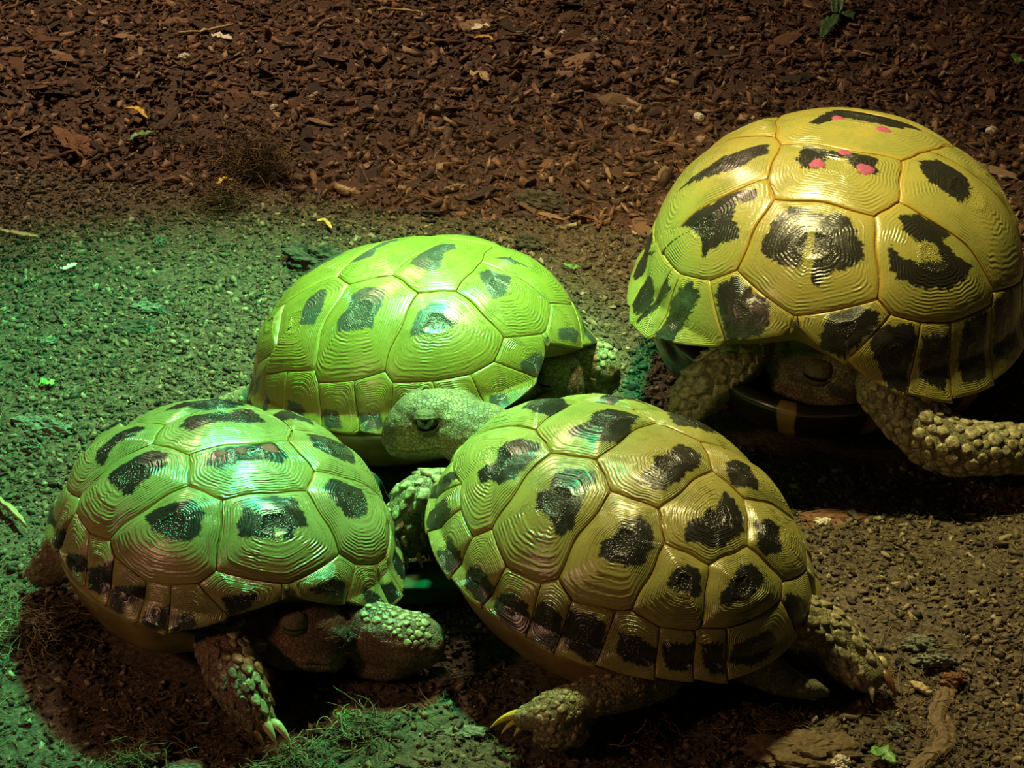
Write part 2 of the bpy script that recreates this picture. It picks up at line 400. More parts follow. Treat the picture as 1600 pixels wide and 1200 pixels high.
SCUTES = scute_list()
BLOT = {
'FR': {
 'V1': [(816,643),(843,627),(875,625),(888,629),(875,640),(861,646),(839,648)],
 'V2': [(884,678),(920,665),(927,652),(949,643),(983,647),(1001,652),(987,665),(990,679),(972,687),(949,690),(924,694),(900,685)],
 'C1L': [(841,690),(843.5,706),(825.5,726),(805,746),(792,757.5),(783,760),(769,755),(753.5,760),(750,744),(762.5,733),(778,728),(783,708),(796,694.5),(816.5,688)],
 'C2L': [(929,735),(931,753),(915.5,775.5),(906.5,798),(895,825),(879.5,841),(870.5,838.5),(866,816),(852.5,805),(839,800),(841,775.5),(861.5,764),(868,744),(888.5,733)],
 'C3L': [(1003,807),(1018.6,823),(1021,854),(1003,885),(977,887.5),(936,872),(941,849),(962,838),(972,818)],
 'C4L': [(1051,892),(1074,883),(1089.5,887.5),(1096,910),(1092,932.5),(1083,935),(1067,928),(1042,919),(1040,914.5)],
 'V3': [(1058,697),(1076,701),(1094,710),(1096,726),(1076,739.5),(1060,755),(1044.5,757.5),(1040,766.5),(1022,766.5),(997,755),(999.5,746),(1020,733),(1020,719),(1040,715)],
 'V4': [(1130,769),(1146,782),(1159,802.5),(1163,827),(1148,843),(1125.5,856.5),(1107.5,856.5),(1076,845),(1067,834),(1076,816),(1096,811.5),(1103,798),(1116.5,800),(1125.5,782)],
 'V5': [(1152.5,885),(1175,881),(1193,903),(1184,919),(1159,935),(1137,946),(1125.5,946),(1123,932.5),(1137,910)],
 'C2R': [(1040,649.5),(1062.5,647),(1089.5,656),(1107.5,670),(1116.5,683),(1103,679),(1083,672),(1058,665),(1044.5,656)],
 'C3R': [(1130,726),(1148,722.6),(1166,735),(1177,751),(1184,769),(1166,764),(1152.5,760),(1137,744)],
 'C4R': [(1177,816),(1197.5,814),(1211,827),(1215.5,865.5),(1197.5,868),(1186,859),(1179.5,836)],
 'C1R': [(929,625),(954,619),(987.5,625),(1010,634),(965,629),(938,629)],
 'M1L': [(715,708),(733,679),(749,672),(740,690),(726.5,710)],
 'M2L': [(669,775.5),(670,760),(695,744),(720,724),(715,739.5),(697,757.5),(686,771)],
 'M3L': [(663.5,811.5),(668,829.5),(686,823),(702,798),(695,780),(675,796)],
 'M4L': [(699.5,836),(717.5,865),(711,890),(704,896.5),(690.5,887.5),(681.5,867),(684,858),(695,863)],
 'M5L': [(740,885),(756,894),(767,917),(760,937),(751,946),(738,930),(726.5,914.5),(729,894)],
 'M6L': [(776,932.5),(803,928),(823,946),(823,986.5),(812,989),(789.5,977.5),(778,964),(771.5,950.5)],
 'M7L': [(843.5,941.5),(861.5,946),(875,964),(873,991),(864,1018),(848,1009),(828,993),(832,964)],
 'M8L': [(893,955),(931,964),(945,977.5),(940,1007),(929,1036),(913,1031.5),(888.5,1011),(877,995.5),(879.5,973)],
 'M9L': [(970,991),(995,995.5),(1022,1013.5),(1024,1036),(1004,1039),(977,1031.5),(963.5,1018)],
 'M10L': [(1038,1007),(1083,1007),(1083,1045),(1062.5,1047),(1044.5,1045),(1038,1027)],
 'M11L': [(1098.5,1007),(1130,1007),(1130,1052),(1112,1052),(1101,1040.5)],
 'P': [(1148,1007),(1200,985),(1215,1000),(1200,1030),(1170,1042),(1143,1036)],
 'M11R': [(1231,928),(1249,932.5),(1263,959.5),(1258,977.5),(1245,984),(1231,955)],
 'M10R': [(1249,887.5),(1263,910),(1272,937),(1260.5,937),(1245,910)],
 'M9R': [(1251.5,869.5),(1274,899),(1265,896.5)]},
'BL': {
 'V1': [(378,782),(406,776),(460,776),(480,822),(460,826),(456,842),(442,846),(440,830),(428,826),(426,842),(374,842),(370,826),(376,810)],
 'V2': [(334,702),(360,700),(420,690),(432,696),(450,714),(440,728),(400,722),(370,726),(352,740),(322,726)],
 'V3': [(294,654),(360,650),(376,642),(394,644),(414,662),(390,666),(340,664),(298,676),(280,668)],
 'V4': [(256,645),(300,632),(350,628),(390,634),(350,638),(300,640)],
 'C1R': [(240,796),(302,780),(320,802),(314,838),(300,846),(270,846),(240,830),(226,808)],
 'C2R': [(184,736),(236,706),(262,708),(260,730),(240,746),(216,762),(210,776),(196,776),(170,754),(176,742)],
 'C3R': [(160,704),(180,688),(216,668),(230,670),(214,684),(180,702),(170,718),(160,728),(152,724)],
 'C1L': [(514,748),(540,758),(562,768),(568,790),(568,804),(556,812),(540,812),(530,800),(520,786),(502,762)],
 'C2L': [(478,680),(510,688),(536,700),(548,716),(552,730),(530,722),(506,712),(488,700)],
 'C3L': [(426,644),(448,646),(470,654),(490,668),(464,660),(440,652)],
 'M1R': [(348,934),(400,930),(390,948),(360,962)],
 'M1L': [(484,922),(520,904),(540,914),(536,934),(500,926)],
 'M2L': [(570,918),(590,930),(608,950),(584,958),(570,934)],
 'M3L': [(600,914),(614,910),(626,930),(610,944),(602,934)],
 'M2R': [(270,964),(300,960),(306,980),(280,990),(270,986)],
 'M3R': [(228,956),(264,948),(262,982),(240,984),(220,976)],
 'M4R': [(172,926),(180,918),(228,918),(220,934),(194,946),(186,960),(170,950)],
 'M5R': [(136,890),(160,886),(178,874),(176,910),(160,930),(136,918)],
 'M6R': [(106,866),(134,870),(134,890),(112,894),(102,882)],
 'M7R': [(88,828),(100,830),(102,846),(84,858),(80,842)],
 'M8R': [(72,790),(87,783),(85,820),(75,817),(68,800)]},
'BM': {
 'V2': [(672,383),(708,381),(714,389),(693,395.5),(689,417),(678,423),(657,421),(640,410),(660,390)],
 'V1': [(748,427),(761,421),(799,432),(795,446.5),(789,461),(772,468),(763,455),(750.5,434)],
 'V3': [(590,384),(618,374),(624,376),(610,380),(588,388),(584,400),(560,408),(546,410),(560,400)],
 'C1R': [(672,474),(693,474),(721,491),(714,506),(682.5,519),(668,523),(642,525),(642,514.5),(653,487)],
 'C2R': [(572,448),(602,452),(600,474),(586,494),(582,512),(560,516),(528,520),(528,500),(544,482),(550,460)],
 'C3R': [(500,452),(510,450),(506,474),(496,494),(488,508),(470,508),(474,488),(482,468)],
 'C4R': [(462,470),(450,500),(448,518),(446,500)],
 'M1R': [(835.5,553),(848,555),(850,574),(844,585),(816,578),(816,568)],
 'M2R': [(768,618),(789.5,615.6),(797,634),(771,647)],
 'M1L': [(876,514.5),(895,512),(905.6,519),(901,533.6),(876,527)],
 'M5R': [(561,647),(592.6,647),(598,668),(566,671)],
 'M6R': [(503,642),(524,642),(532,668),(506,668)],
 'M7R': [(448,626),(469,634),(474.5,644.5),(467,650),(448,642)],
 'M8R': [(411.5,610),(419,629),(414,642),(406,642)],
 'M9R': [(396,597),(404,589),(401,610),(393,618)],
 'C1L': [(772,402),(797,404),(827,419),(801.5,412.5)]},
'BR': {
 'V3': [(1264,192),(1304,172),(1392,180),(1440,204),(1392,200),(1320,184),(1280,194)],
 'V2': [(1244,248),(1256,228),(1272,226),(1292,236),(1320,236),(1352,240),(1372,248),(1372,272),(1344,272),(1320,248),(1288,248),(1288,264),(1256,264)],
 'V1': [(1216,332),(1248,322),(1266,330),(1280,332),(1290,334),(1328,336),(1344,372),(1352,400),(1328,420),(1292,428),(1280,448),(1268,436),(1272,388),(1274,350),(1268,350),(1264,364),(1248,420),(1232,420),(1188,396),(1196,364)],
 'C1R': [(1116,300),(1188,296),(1176,312),(1152,316),(1144,336),(1156,356),(1152,372),(1120,384),(1100,400),(1096,372),(1080,356),(1060,352),(1080,328),(1116,316)],
 'C2R': [(1128,248),(1200,224),(1200,236),(1152,264),(1112,276),(1072,292),(1060,300),(1092,272)],
 'C1L': [(1404,336),(1440,336),(1480,352),(1488,368),(1470,376),(1500,404),(1520,416),(1508,436),(1484,452),(1440,448),(1404,436),(1392,420),(1392,384),(1404,400),(1432,412),(1472,408),(1460,380),(1432,376),(1412,360)],
 'C2L': [(1440,252),(1464,248),(1512,280),(1516,308),(1496,316),(1452,284),(1436,264)],
 'C3L': [(1500,332),(1540,340),(1580,380),(1560,388)],
 'M1R': [(1116,452),(1148,436),(1200,472),(1200,500),(1184,524),(1136,532),(1132,512),(1120,484)],
 'M2R': [(1048,468),(1072,440),(1092,456),(1080,484),(1060,516),(1044,540),(1020,528),(1040,500)],
 'M3R': [(1012,428),(1040,424),(1044,452),(1016,488),(992,504),(996,480)],
 'M1L': [(1300,492),(1344,480),(1372,492),(1372,508),(1336,540),(1320,560),(1284,544),(1288,512)],
 'M2L': [(1364,512),(1428,508),(1432,528),(1420,572),(1418,612),(1392,608),(1364,548)],
 'M3L': [(1448,524),(1484,528),(1484,580),(1476,610),(1440,592),(1440,548)],
 'M4L': [(1508,504),(1544,488),(1544,590),(1508,600),(1500,560)],
 'M5L': [(1556,472),(1584,448),(1596,540),(1560,560)]}}
RELIEF = {'FR': .0030, 'BL': .0029, 'BM': .0016, 'BR': .0017}


def sdf(P, Q):
    """signed distance of points P to polygon Q (2D), positive inside"""
    d = np.full(len(P), 1e9); ins = np.zeros(len(P), bool)
    for i in range(len(Q)):
        a = Q[i]; b = Q[(i + 1) % len(Q)]
        ab = b - a; t = np.clip(((P - a) @ ab) / (ab @ ab + 1e-12), 0, 1)
        d = np.minimum(d, np.linalg.norm(P - (a + t[:, None] * ab), axis=1))
        c = ((a[1] > P[:, 1]) != (b[1] > P[:, 1])) & (P[:, 0] < (b[0] - a[0]) * (P[:, 1] - a[1]) / (b[1] - a[1] + 1e-15) + a[0])
        ins ^= c
    return np.where(ins, d, -d)


def build_scute(sh, key, root, parent, mat):
    names = SCUTES[key].split()
    vs = [sh.v[n] for n in names]
    marg = key[0] in 'MNP'
    per_edge = []
    tot = 40 if marg else 84
    # edges: straight in the plan for the crown, along the ring for rim edges
    segs = []
    for i in range(len(vs)):
        (s0, t0), (s1, t1) = vs[i], vs[(i + 1) % len(vs)]
        if t1 - t0 > 180: t1 -= 360
        if t0 - t1 > 180: t1 += 360
        n0, n1 = names[i], names[(i + 1) % len(vs)]
        ring = n0[0] in 'iora' and n1[0] in 'iora'
        A = sh.local(np.array([s0]), np.array([t0]))[0]; B = sh.local(np.array([s1]), np.array([t1]))[0]
        segs.append((s0, t0, s1, t1, ring, np.linalg.norm(A - B), n0[0] == 'o' and n1[0] == 'o'))
    per = sum(x[5] for x in segs)
    S, T, rimw = [], [], []
    for s0, t0, s1, t1, ring, ln, rim in segs:
        n = max(2, int(round(tot * ln / per)))
        u = np.arange(n) / n
        if ring:
            ss = s0 + (s1 - s0) * u; tt_ = t0 + (t1 - t0) * u
            if rim: ss = ss + .008 * np.sin(np.pi * u) + .020 * (1 - u) ** 2 * (1 if names[i][-1] == 'L' else 0) + .020 * u ** 2 * (1 if names[i][-1] == 'R' else 0)
        else:
            c0 = np.array([s0 * math.cos(math.radians(t0)), s0 * math.sin(math.radians(t0))])
            c1 = np.array([s1 * math.cos(math.radians(t1)), s1 * math.sin(math.radians(t1))])
            c = c0 + (c1 - c0) * u[:, None]
            # slight waviness of the seam, the same from both sides
            dd = c1 - c0; nn = np.array([-dd[1], dd[0]])
            ph = (abs(c0.sum() + c1.sum()) * 37) % 6.28
            sg = 1 if (c0[0], c0[1]) < (c1[0], c1[1]) else -1
            uu = u if sg > 0 else 1 - u
            c = c + sg * nn * (.022 * np.sin(uu * np.pi) * np.sin(uu * 7 + ph))[:, None]
            ss = np.hypot(c[:, 0], c[:, 1]); tt_ = np.degrees(np.arctan2(c[:, 1], c[:, 0]))
        S += list(ss); T += list(tt_); rimw += [1.0 if rim else 0.0] * n
    S = np.array(S); T = np.array(T)
    X = S * np.cos(np.radians(T)); Y = S * np.sin(np.radians(T))
    rimw = np.array(rimw)
    # areola centre
    cen = np.array([X.mean(), Y.mean()])
    pts = BLOT[sh.key].get(key)
    if pts:
        hits = np.array([sh.hit(*p) for p in pts])
        lc = (hits - sh.c) @ sh.R
        lp = hits
        # plan coordinates of the blotch centre through the nearest grid point
        m = hits.mean(0)
        i = int(((sh.gP - m) ** 2).sum(1).argmin())
        bc = np.array([sh.gs[i] * math.cos(math.radians(sh.gt[i])), sh.gs[i] * math.sin(math.radians(sh.gt[i]))])
        wq = .60 if sh.key == 'BR' or marg else .82
        cen = cen * (1 - wq) + bc * wq
    else:
        lp = None
        if key[0] == 'C':
            cen = cen * .82
            cen[0] -= .03
        elif key[0] == 'V':
            cen[0] -= .03
        else:
            r = np.hypot(*cen); cen = cen / r * (r + .05)
    # make sure the centre sees the whole outline
    B2 = np.stack([X, Y], 1)
    for _ in range(12):
        e = np.roll(B2, -1, 0) - B2; w = cen - B2
        cr = (e[:, 0] * w[:, 1] - e[:, 1] * w[:, 0]) / (np.linalg.norm(e, axis=1) + 1e-9)
        sgn = np.sign(np.median(cr))
        if (cr * sgn).min() > .02: break
        cen = cen * .8 + B2.mean(0) * .2
    n = len(X)
    sd = (sum(map(ord, key)) * 7 + ord(sh.key[0])) % 97
    # growth rings: unevenly spaced steps
    rg = np.random.default_rng(sd + 11)
    nr = int(rg.integers(5, 8)) if marg else int(rg.integers(8, 12))
    edges = np.concatenate([[0], np.cumsum(rg.uniform(.45, 1.6, nr))]); edges = .045 + edges / edges[-1] * .655
    ampl = rg.uniform(.25, 1.0, nr) ** 1.5 * 1.35
    ts = [0.0, .012, .028]; rs = [0, 0, 0]
    for i in range(nr):
        w_ = edges[i + 1] - edges[i]
        ts += [edges[i], edges[i] + .4 * w_, edges[i] + .78 * w_]
        rs += [-.5 * ampl[i], .25 * ampl[i], .5 * ampl[i]]
    ts = np.array(ts + [.70, .735, .77, .81, .87, .94]); rs = np.array(rs + [-.3, 0, 0, 0, 0, 0])
    K = len(ts)
    inset = .0024
    # smooth the outline as rings move inwards so that they become rounder
    ang = np.linspace(0, 2 * np.pi, n, endpoint=False)
    Bx, By = X.copy(), Y.copy()
    rings = []
    rb = B2 - cen
    rl = np.linalg.norm(rb, axis=1)
    for j, t in enumerate(ts):
        wv = (fbm(np.stack([np.cos(ang) * 1.8 + t * 2.0, np.sin(ang) * 1.8 + sd], 1), 3, 3) - .5) * .055 * min(1, t * 9) * min(1, (1 - t) * 5)
        f = (1 - t - wv)[:, None]
        r_ = rb * f
        k = min(1, t * 1.3) * .38
        av = np.full(n, rl.mean())
        # soft rounding
        sm = rl.copy()
        for _ in range(int(2 + 10 * t)):
            sm = (np.roll(sm, 1) + sm * 2 + np.roll(sm, -1)) / 4
        sm = sm * (1 - k) + av * k * .9
        r_ = rb / rl[:, None] * np.minimum(sm, rl)[:, None] * f if t > .05 else r_
        if t == 0: r_ = rb * (1 - inset / rl.clip(.03))[:, None]
        rings.append(cen + r_)
    RX = np.array([r[:, 0] for r in rings]); RY = np.array([r[:, 1] for r in rings])
    amp = RELIEF[sh.key] * (.42 if marg else 1.0) * (1.0 if key[0] != 'V' else .9)
    tcol = ts[:, None] * np.ones((1, n))
    bulge = amp * (1 - (1 - np.clip(tcol / .72, 0, 1)) ** 1.7)
    wide = np.clip(rl / rl.max(), 0, 1)[None, :] ** 1.3
    vary = .55 + .9 * fbm(np.stack([np.tile(np.cos(ang) * 1.8, K), np.tile(np.sin(ang) * 1.8, K) + tcol.ravel() * 5 + sd], 1), 2, 8).reshape(K, n)
    rr = (.22 if marg else .34) * {'FR': 1.1, 'BL': 1.2, 'BM': .75, 'BR': .5}[sh.key]
    hgt = -.0002 + .0006 * np.clip(tcol / .045, 0, 1) ** .7 + bulge + rr * .001 * rs[:, None] * wide * vary
    # areola: raised rim, slightly hollow middle
    hgt = hgt + (.00012 if marg else .0004) * np.clip((tcol - .70) / .03, 0, 1) * np.clip((.80 - tcol) / .05, 0, 1) - (.0001 if marg else .0003) * np.clip((tcol - .78) / .1, 0, 1)
    Ss = np.hypot(RX, RY).ravel(); Tt = np.degrees(np.arctan2(RY, RX)).ravel()
    P, N = sh.point(Ss, Tt, hgt.ravel())
    cS, cT = np.hypot(*cen), math.degrees(math.atan2(cen[1], cen[0]))
    Pc, _ = sh.point(np.array([cS]), np.array([cT]), np.array([hgt[-1].mean() - .0001]))
    # skirt down the sides
    sk, _ = sh.point(np.hypot(RX[0], RY[0]), np.degrees(np.arctan2(RY[0], RX[0])), np.full(n, -.0011))
    V = [P, Pc, sk]
    iC = len(P); iS = iC + 1
    F = []
    j = np.arange(n); j2 = (j + 1) % n
    quads = []
    for k in range(K - 1):
        quads.append(np.stack([k * n + j, k * n + j2, (k + 1) * n + j2, (k + 1) * n + j], 1))
    quads.append(np.stack([iS + j, iS + j2, j2, j], 1))
    # orientation: the outline may run either way round
    ar = (X * np.roll(Y, -1) - Y * np.roll(X, -1)).sum()
    Q = np.concatenate(quads)
    tri = np.stack([(K - 1) * n + j, (K - 1) * n + j2, np.full(n, iC)], 1)
    if marg:
        V.append(sh.point(np.array([cS]), np.array([cT]), np.array([-.0016]))[0])
        bot = np.stack([iS + j2, iS + j, np.full(n, iS + n)], 1)
        tri = np.concatenate([tri, bot])
    if ar < 0:
        Q = Q[:, ::-1]; tri = tri[:, ::-1]
    V = np.concatenate(V)
    nv = len(V)
    tt = np.concatenate([tcol.ravel(), [1.0], np.zeros(nv - len(P) - 1)])
    ca = np.stack([np.cos(ang), np.sin(ang)], 1)
    rad = np.concatenate([np.stack([np.tile(ca[:, 0], K) + sd, np.tile(ca[:, 1], K), tcol.ravel() * .5], 1), [[sd, 0, .5]],
                          np.tile([sd, 0, 0], (nv - len(P) - 1, 1))])
    if len(V) > len(P) + 1:
        m = min(n, nv - len(P) - 1)
        rad[len(P) + 1:len(P) + 1 + m, :2] = ca[:m] + np.array([sd, 0])
    # blotch field in millimetres, measured in the plane of the scute
    c0 = V[:len(P)].mean(0)
    U, _, Vt = np.linalg.svd(V[:len(P):7] - c0)
    ax = Vt[:2]
    v2 = (V - c0) @ ax.T
    if lp is not None:
        f = sdf(v2, (lp - c0) @ ax.T) * 1000
    else:
        big = np.linalg.norm(v2[:n], axis=1).mean()
        cc = (Pc[0] - c0) @ ax.T
        f = (big * (.45 if key[0] != 'M' else .55) - np.linalg.norm(v2 - cc, axis=1)) * 1000
    f = np.clip(f + (.5 if key[0] == 'M' else .1), -12, 12)
    nm = {'V': 'vertebral_scute', 'C': 'costal_scute', 'M': 'marginal_scute', 'N': 'nuchal_scute', 'P': 'tail_scute'}[key[0]]
    Fl = [tuple(map(int, q)) for q in Q] + [tuple(map(int, q)) for q in tri]
    return mesh_obj(nm, V, Fl, mat, parent, True,
                    {'blot': ('FLOAT', f), 'tt': ('FLOAT', tt), 'rad': ('FLOAT_VECTOR', rad)}, origin=root)


def build_shell(sh, root, parent):
    # horn bed that shows in the seams
    s_ = np.linspace(.02, .96, 40); t_ = np.linspace(-180, 180, 97)[:-1]
    oth = np.array(sorted([(sh.v['o%d%s' % (i, S)][1], sh.v['o%d%s' % (i, S)][0]) for i in range(12) for S in 'LR']))
    rimS = np.interp(t_, oth[:, 0], oth[:, 1], period=360)
    V = []
    for s in s_:
        V.append(sh.point(np.minimum(s, 1) * rimS, t_, -.0006)[0])
    # underside of the rim turning inwards
    for k, (f, dz) in enumerate([(.93, -.004), (.85, -.003), (.75, .004), (.6, .010)]):
        L = sh.local(rimS * .96, t_); L = np.stack([L[:, 0] * f, L[:, 1] * f, np.full(len(t_), 0.0) + L[:, 2] * .7 + dz], 1)
        V.append(L @ sh.R.T + sh.c)
    n = len(t_); V = np.concatenate(V); K = len(V) // n
    j = np.arange(n); j2 = (j + 1) % n
    Q = np.concatenate([np.stack([k * n + j, k * n + j2, (k + 1) * n + j2, (k + 1) * n + j], 1)[:, ::-1] for k in range(K - 1)])
    o = mesh_obj('carapace', V, Q, M['seam'], parent, True, origin=root)
    for key in SCUTES:
        build_scute(sh, key, root, o, M['shell_' + sh.key])
    return o


def build_plastron(sh, root, parent, depth, dark_front=False):
    t = np.linspace(-180, 180, 121)[:-1]; n = len(t)
    tr = np.radians(t)
    br = np.clip((np.sin(np.abs(tr)) - .55) / .3, 0, 1); br = br * br * (3 - 2 * br)
    V = []; blot = []
    prof_ = [(0, 0), (.10, .06), (.28, .25), (.5, .5), (.72, .74), (.88, .9), (.97, .985), (1, 1.0)]
    for u, w in prof_:   # from the lip down to the flat
        top_r = .985 * br + .80 * (1 - br); bot_r = .80 * br + .66 * (1 - br)
        # rounded outline with gular projection at the front
        gul = np.exp(-(tr / .42) ** 2) * .06
        r = top_r + (bot_r - top_r) * (w if True else u)
        r = np.where(br < .5, bot_r + .02 * np.sin(u * np.pi) + gul, r) * (1 - br * 0) if False else r + gul
        ztop = -.0035 * br - depth * .45 * (1 - br); 
        z = ztop + (-depth - ztop) * (1 - (1 - u) ** 1.6)
        V.append(np.stack([sh.a * r * np.cos(tr), sh.b * r * np.sin(tr), z], 1))
    for f in (.8, .5, .2):
        P = V[7].copy(); P[:, :2] *= f; V.append(P)
    # inward lip so that the plate has thickness
    P = V[0].copy(); P[:, :2] *= .93; P[:, 2] += .001
    V = [P] + V
    K = len(V)
    V = np.concatenate(V) @ sh.R.T + sh.c
    V[:, 2] = np.where(V[:, 2] < .0035, .0035 + (V[:, 2] - .0035) * .05, V[:, 2])
    th = np.tile(tr, K); lv = np.repeat(np.arange(K), n)
    if dark_front:
        seam = np.abs(((th + .28) % .56) - .28)
        blot = np.clip(seam * 9, 0, 1) * (np.abs(th) < 1.0) * (lv < 9)
    else:
        blot = .30 + .28 * (np.sin(th * 5.3 + 1.0) > .75) * (lv > 5)
    j = np.arange(n); j2 = (j + 1) % n
    Q = np.concatenate([np.stack([k * n + j, k * n + j2, (k + 1) * n + j2, (k + 1) * n + j], 1)[:, ::-1] for k in range(K - 1)])
    return mesh_obj('plastron', V, Q, M['plastron'], parent, True, {'blot': ('FLOAT', blot)}, origin=root)


def paint_dot(sh, px, py, r, root, parent, mat):
    c = sh.hit(px, py)
    i = int(((sh.gP - c) ** 2).sum(1).argmin()); nrm = sh.gN[i]
    # rest on top of the horn
    x = np.cross(nrm, [0, 0, 1.0]); x /= np.linalg.norm(x); y = np.cross(nrm, x)
    V = []; ks = (1.0, .92, .5)
    ph = rng.uniform(0, 6)
    for k, f in enumerate(ks):
        for q in range(22):
            a_ = q / 22 * 2 * np.pi
            rr = r * f * (1 + .10 * np.sin(a_ * 3 + ph) + .05 * np.sin(a_ * 7))
            V.append(c + x * rr * np.cos(a_) + y * rr * np.sin(a_))
    V.append(c)
    V = np.array(V)
    # drape on the actual scutes
    bv = sh.bvh
    h = [.0, .00022, .00028]
    out = []
    for i, v in enumerate(V):
        hit = bv.ray_cast(Vector(v + nrm * .01), Vector(-nrm))
        p = np.array(hit[0]) if hit[0] is not None else v
        out.append(p + nrm * (h[min(i // 22, 2)] if i < 66 else .0003))
    F = []
    for k in range(2):
        for q in range(22):
            F.append((k * 22 + q, k * 22 + (q + 1) % 22, (k + 1) * 22 + (q + 1) % 22, (k + 1) * 22 + q))
    for q in range(22):
        F.append((44 + q, 44 + (q + 1) % 22, 66))
    return mesh_obj('paint_spot', out, F, mat, parent, True, origin=root)

# ------------------------------------------------------------------ bodies
def unit(v):
    v = np.asarray(v, float); return v / np.linalg.norm(v)


def spline(P, m=8):
    P = np.asarray(P, float)
    Q = np.concatenate([[2 * P[0] - P[1]], P, [2 * P[-1] - P[-2]]])
    out = []
    for i in range(1, len(Q) - 2):
        for k in range(m):
            t = k / m
            a, b, c, d = Q[i - 1], Q[i], Q[i + 1], Q[i + 2]
            out.append(.5 * ((2 * b) + (c - a) * t + (2 * a - 5 * b + 4 * c - d) * t * t + (3 * b - a - 3 * c + d) * t ** 3))
    out.append(Q[-2])
    return np.array(out)


def tube(pts, radii, n=16, flat=1.0, up=(0, 0, 1), cap=True, m=6):
    """closed tapered tube; flat squeezes it along 'up'"""
    D = np.concatenate([np.asarray(pts, float), np.asarray(radii, float)[:, None]], 1)
    S = spline(D, m); P = S[:, :3]; R = np.maximum(S[:, 3], .0001)
    T = np.gradient(P, axis=0); T /= np.linalg.norm(T, axis=1)[:, None] + 1e-12
    if cap:
        P0 = []; R0 = []; T0 = []
        for f in (.98, .8, .5):
            P0.append(P[0] - T[0] * R[0] * f); R0.append(R[0] * math.sqrt(1 - f * f)); T0.append(T[0])
        P1 = []; R1 = []; T1 = []
        for f in (.5, .8, .98):
            P1.append(P[-1] + T[-1] * R[-1] * f); R1.append(R[-1] * math.sqrt(1 - f * f)); T1.append(T[-1])
        P = np.concatenate([P0, P, P1]); R = np.concatenate([R0, R, R1]); T = np.concatenate([T0, T, T1])
    up = np.asarray(up, float)
    V = []
    for p, r, t in zip(P, R, T):
        s = np.cross(t, up)
        if np.linalg.norm(s) < .1: s = np.cross(t, [0.3, 1, 0])
        s = unit(s); u = np.cross(s, t)
        a = np.arange(n) / n * 2 * np.pi
        V.append(p + r * (np.cos(a)[:, None] * s + flat * np.sin(a)[:, None] * u))
    K = len(V); V = np.concatenate(V)
    j = np.arange(n); j2 = (j + 1) % n
    F = [tuple(map(int, q)) for k in range(K - 1) for q in np.stack([k * n + j, k * n + j2, (k + 1) * n + j2, (k + 1) * n + j], 1)]
    F.append(tuple(range(n))[::-1]); F.append(tuple(range((K - 1) * n, K * n)))
    return V, F


def head_loft(c, d, up, L, w, h):
    """head with its axis d, centre c"""
    d = unit(d); y = unit(np.cross(up, d)); u = np.cross(d, y)
    sec = [(-.62, .35, .30, .30, 0), (-.56, .66, .55, .55, 0), (-.40, .90, .78, .80, 0), (-.15, 1.0, .92, .92, .02), (.08, 1.0, .97, .92, .03), (.26, .90, .90, .86, .02),
           (.40, .70, .72, .74, -.03), (.50, .52, .55, .62, -.08), (.56, .34, .36, .44, -.10), (.59, .16, .18, .22, -.10)]
    S = spline(np.array(sec), 4); n = 28; V = []
    for x, hw, ht, hb, cz in S:
        a = np.arange(n) / n * 2 * np.pi
        ca, sa = np.cos(a), np.sin(a)
        e = .82
        yy = np.sign(ca) * np.abs(ca) ** e * hw * w
        zz = np.sign(sa) * np.abs(sa) ** e * np.where(sa > 0, ht, hb) * h + cz * h
        V.append(c + d * x * L + yy[:, None] * y + zz[:, None] * u)
    K = len(V); V = np.concatenate(V)
    j = np.arange(n); j2 = (j + 1) % n
    F = [tuple(map(int, q)) for k in range(K - 1) for q in np.stack([k * n + j, k * n + j2, (k + 1) * n + j2, (k + 1) * n + j], 1)]
    F.append(tuple(range(n))[::-1]); F.append(tuple(range((K - 1) * n, K * n)))
    return V, F


def ellipsoid(c, axes, R, n=24, m=12):
    V = []; F = []
    for i in range(1, m):
        ph = np.pi * i / m
        for j in range(n):
            th = 2 * np.pi * j / n
            V.append([math.sin(ph) * math.cos(th), math.sin(ph) * math.sin(th), math.cos(ph)])
    V.append([0, 0, 1]); V.append([0, 0, -1]); V = np.array(V) * axes
    for i in range(m - 2):
        for j in range(n):
            F.append((i * n + j, (i + 1) * n + j, (i + 1) * n + (j + 1) % n, i * n + (j + 1) % n))
    for j in range(n):
        F.append((len(V) - 2, j, (j + 1) % n)); F.append((len(V) - 1, (m - 2) * n + (j + 1) % n, (m - 2) * n + j))
    return V @ R.T + c, F


def fuse(parts, voxel=.0009, smooth=4):
    V = []; F = []; o = 0
    for v, f in parts:
        V.append(v); F += [tuple(i + o for i in q) for q in f]; o += len(v)
    ob = mesh_obj('fuse', np.concatenate(V), F, None)
    md = ob.modifiers.new('r', 'REMESH'); md.mode = 'VOXEL'; md.voxel_size = voxel
    md = ob.modifiers.new('s', 'SMOOTH'); md.factor = .5; md.iterations = smooth
    dg = bpy.context.evaluated_depsgraph_get()
    e = ob.evaluated_get(dg); me = e.to_mesh()
    n = len(me.vertices); co = np.empty(n * 3, np.float32); me.vertices.foreach_get('co', co)
    no = np.empty(n * 3, np.float32); me.vertices.foreach_get('normal', no)
    faces = [tuple(p.vertices) for p in me.polygons]
    e.to_mesh_clear()
    m = ob.data
    bpy.data.objects.remove(ob); bpy.data.meshes.remove(m)
    return co.reshape(-1, 3).astype(float), no.reshape(-1, 3).astype(float), faces


def noise3(P, s, seed=0):
    return (vnoise(P[:, [0, 1]] * s + P[:, [2, 2]] * s * .7, seed) + vnoise(P[:, [1, 2]] * s + P[:, [0, 0]] * s * .6, seed + 5) + vnoise(P[:, [2, 0]] * s + P[:, [1, 1]] * s * .8, seed + 9)) / 3 - .5


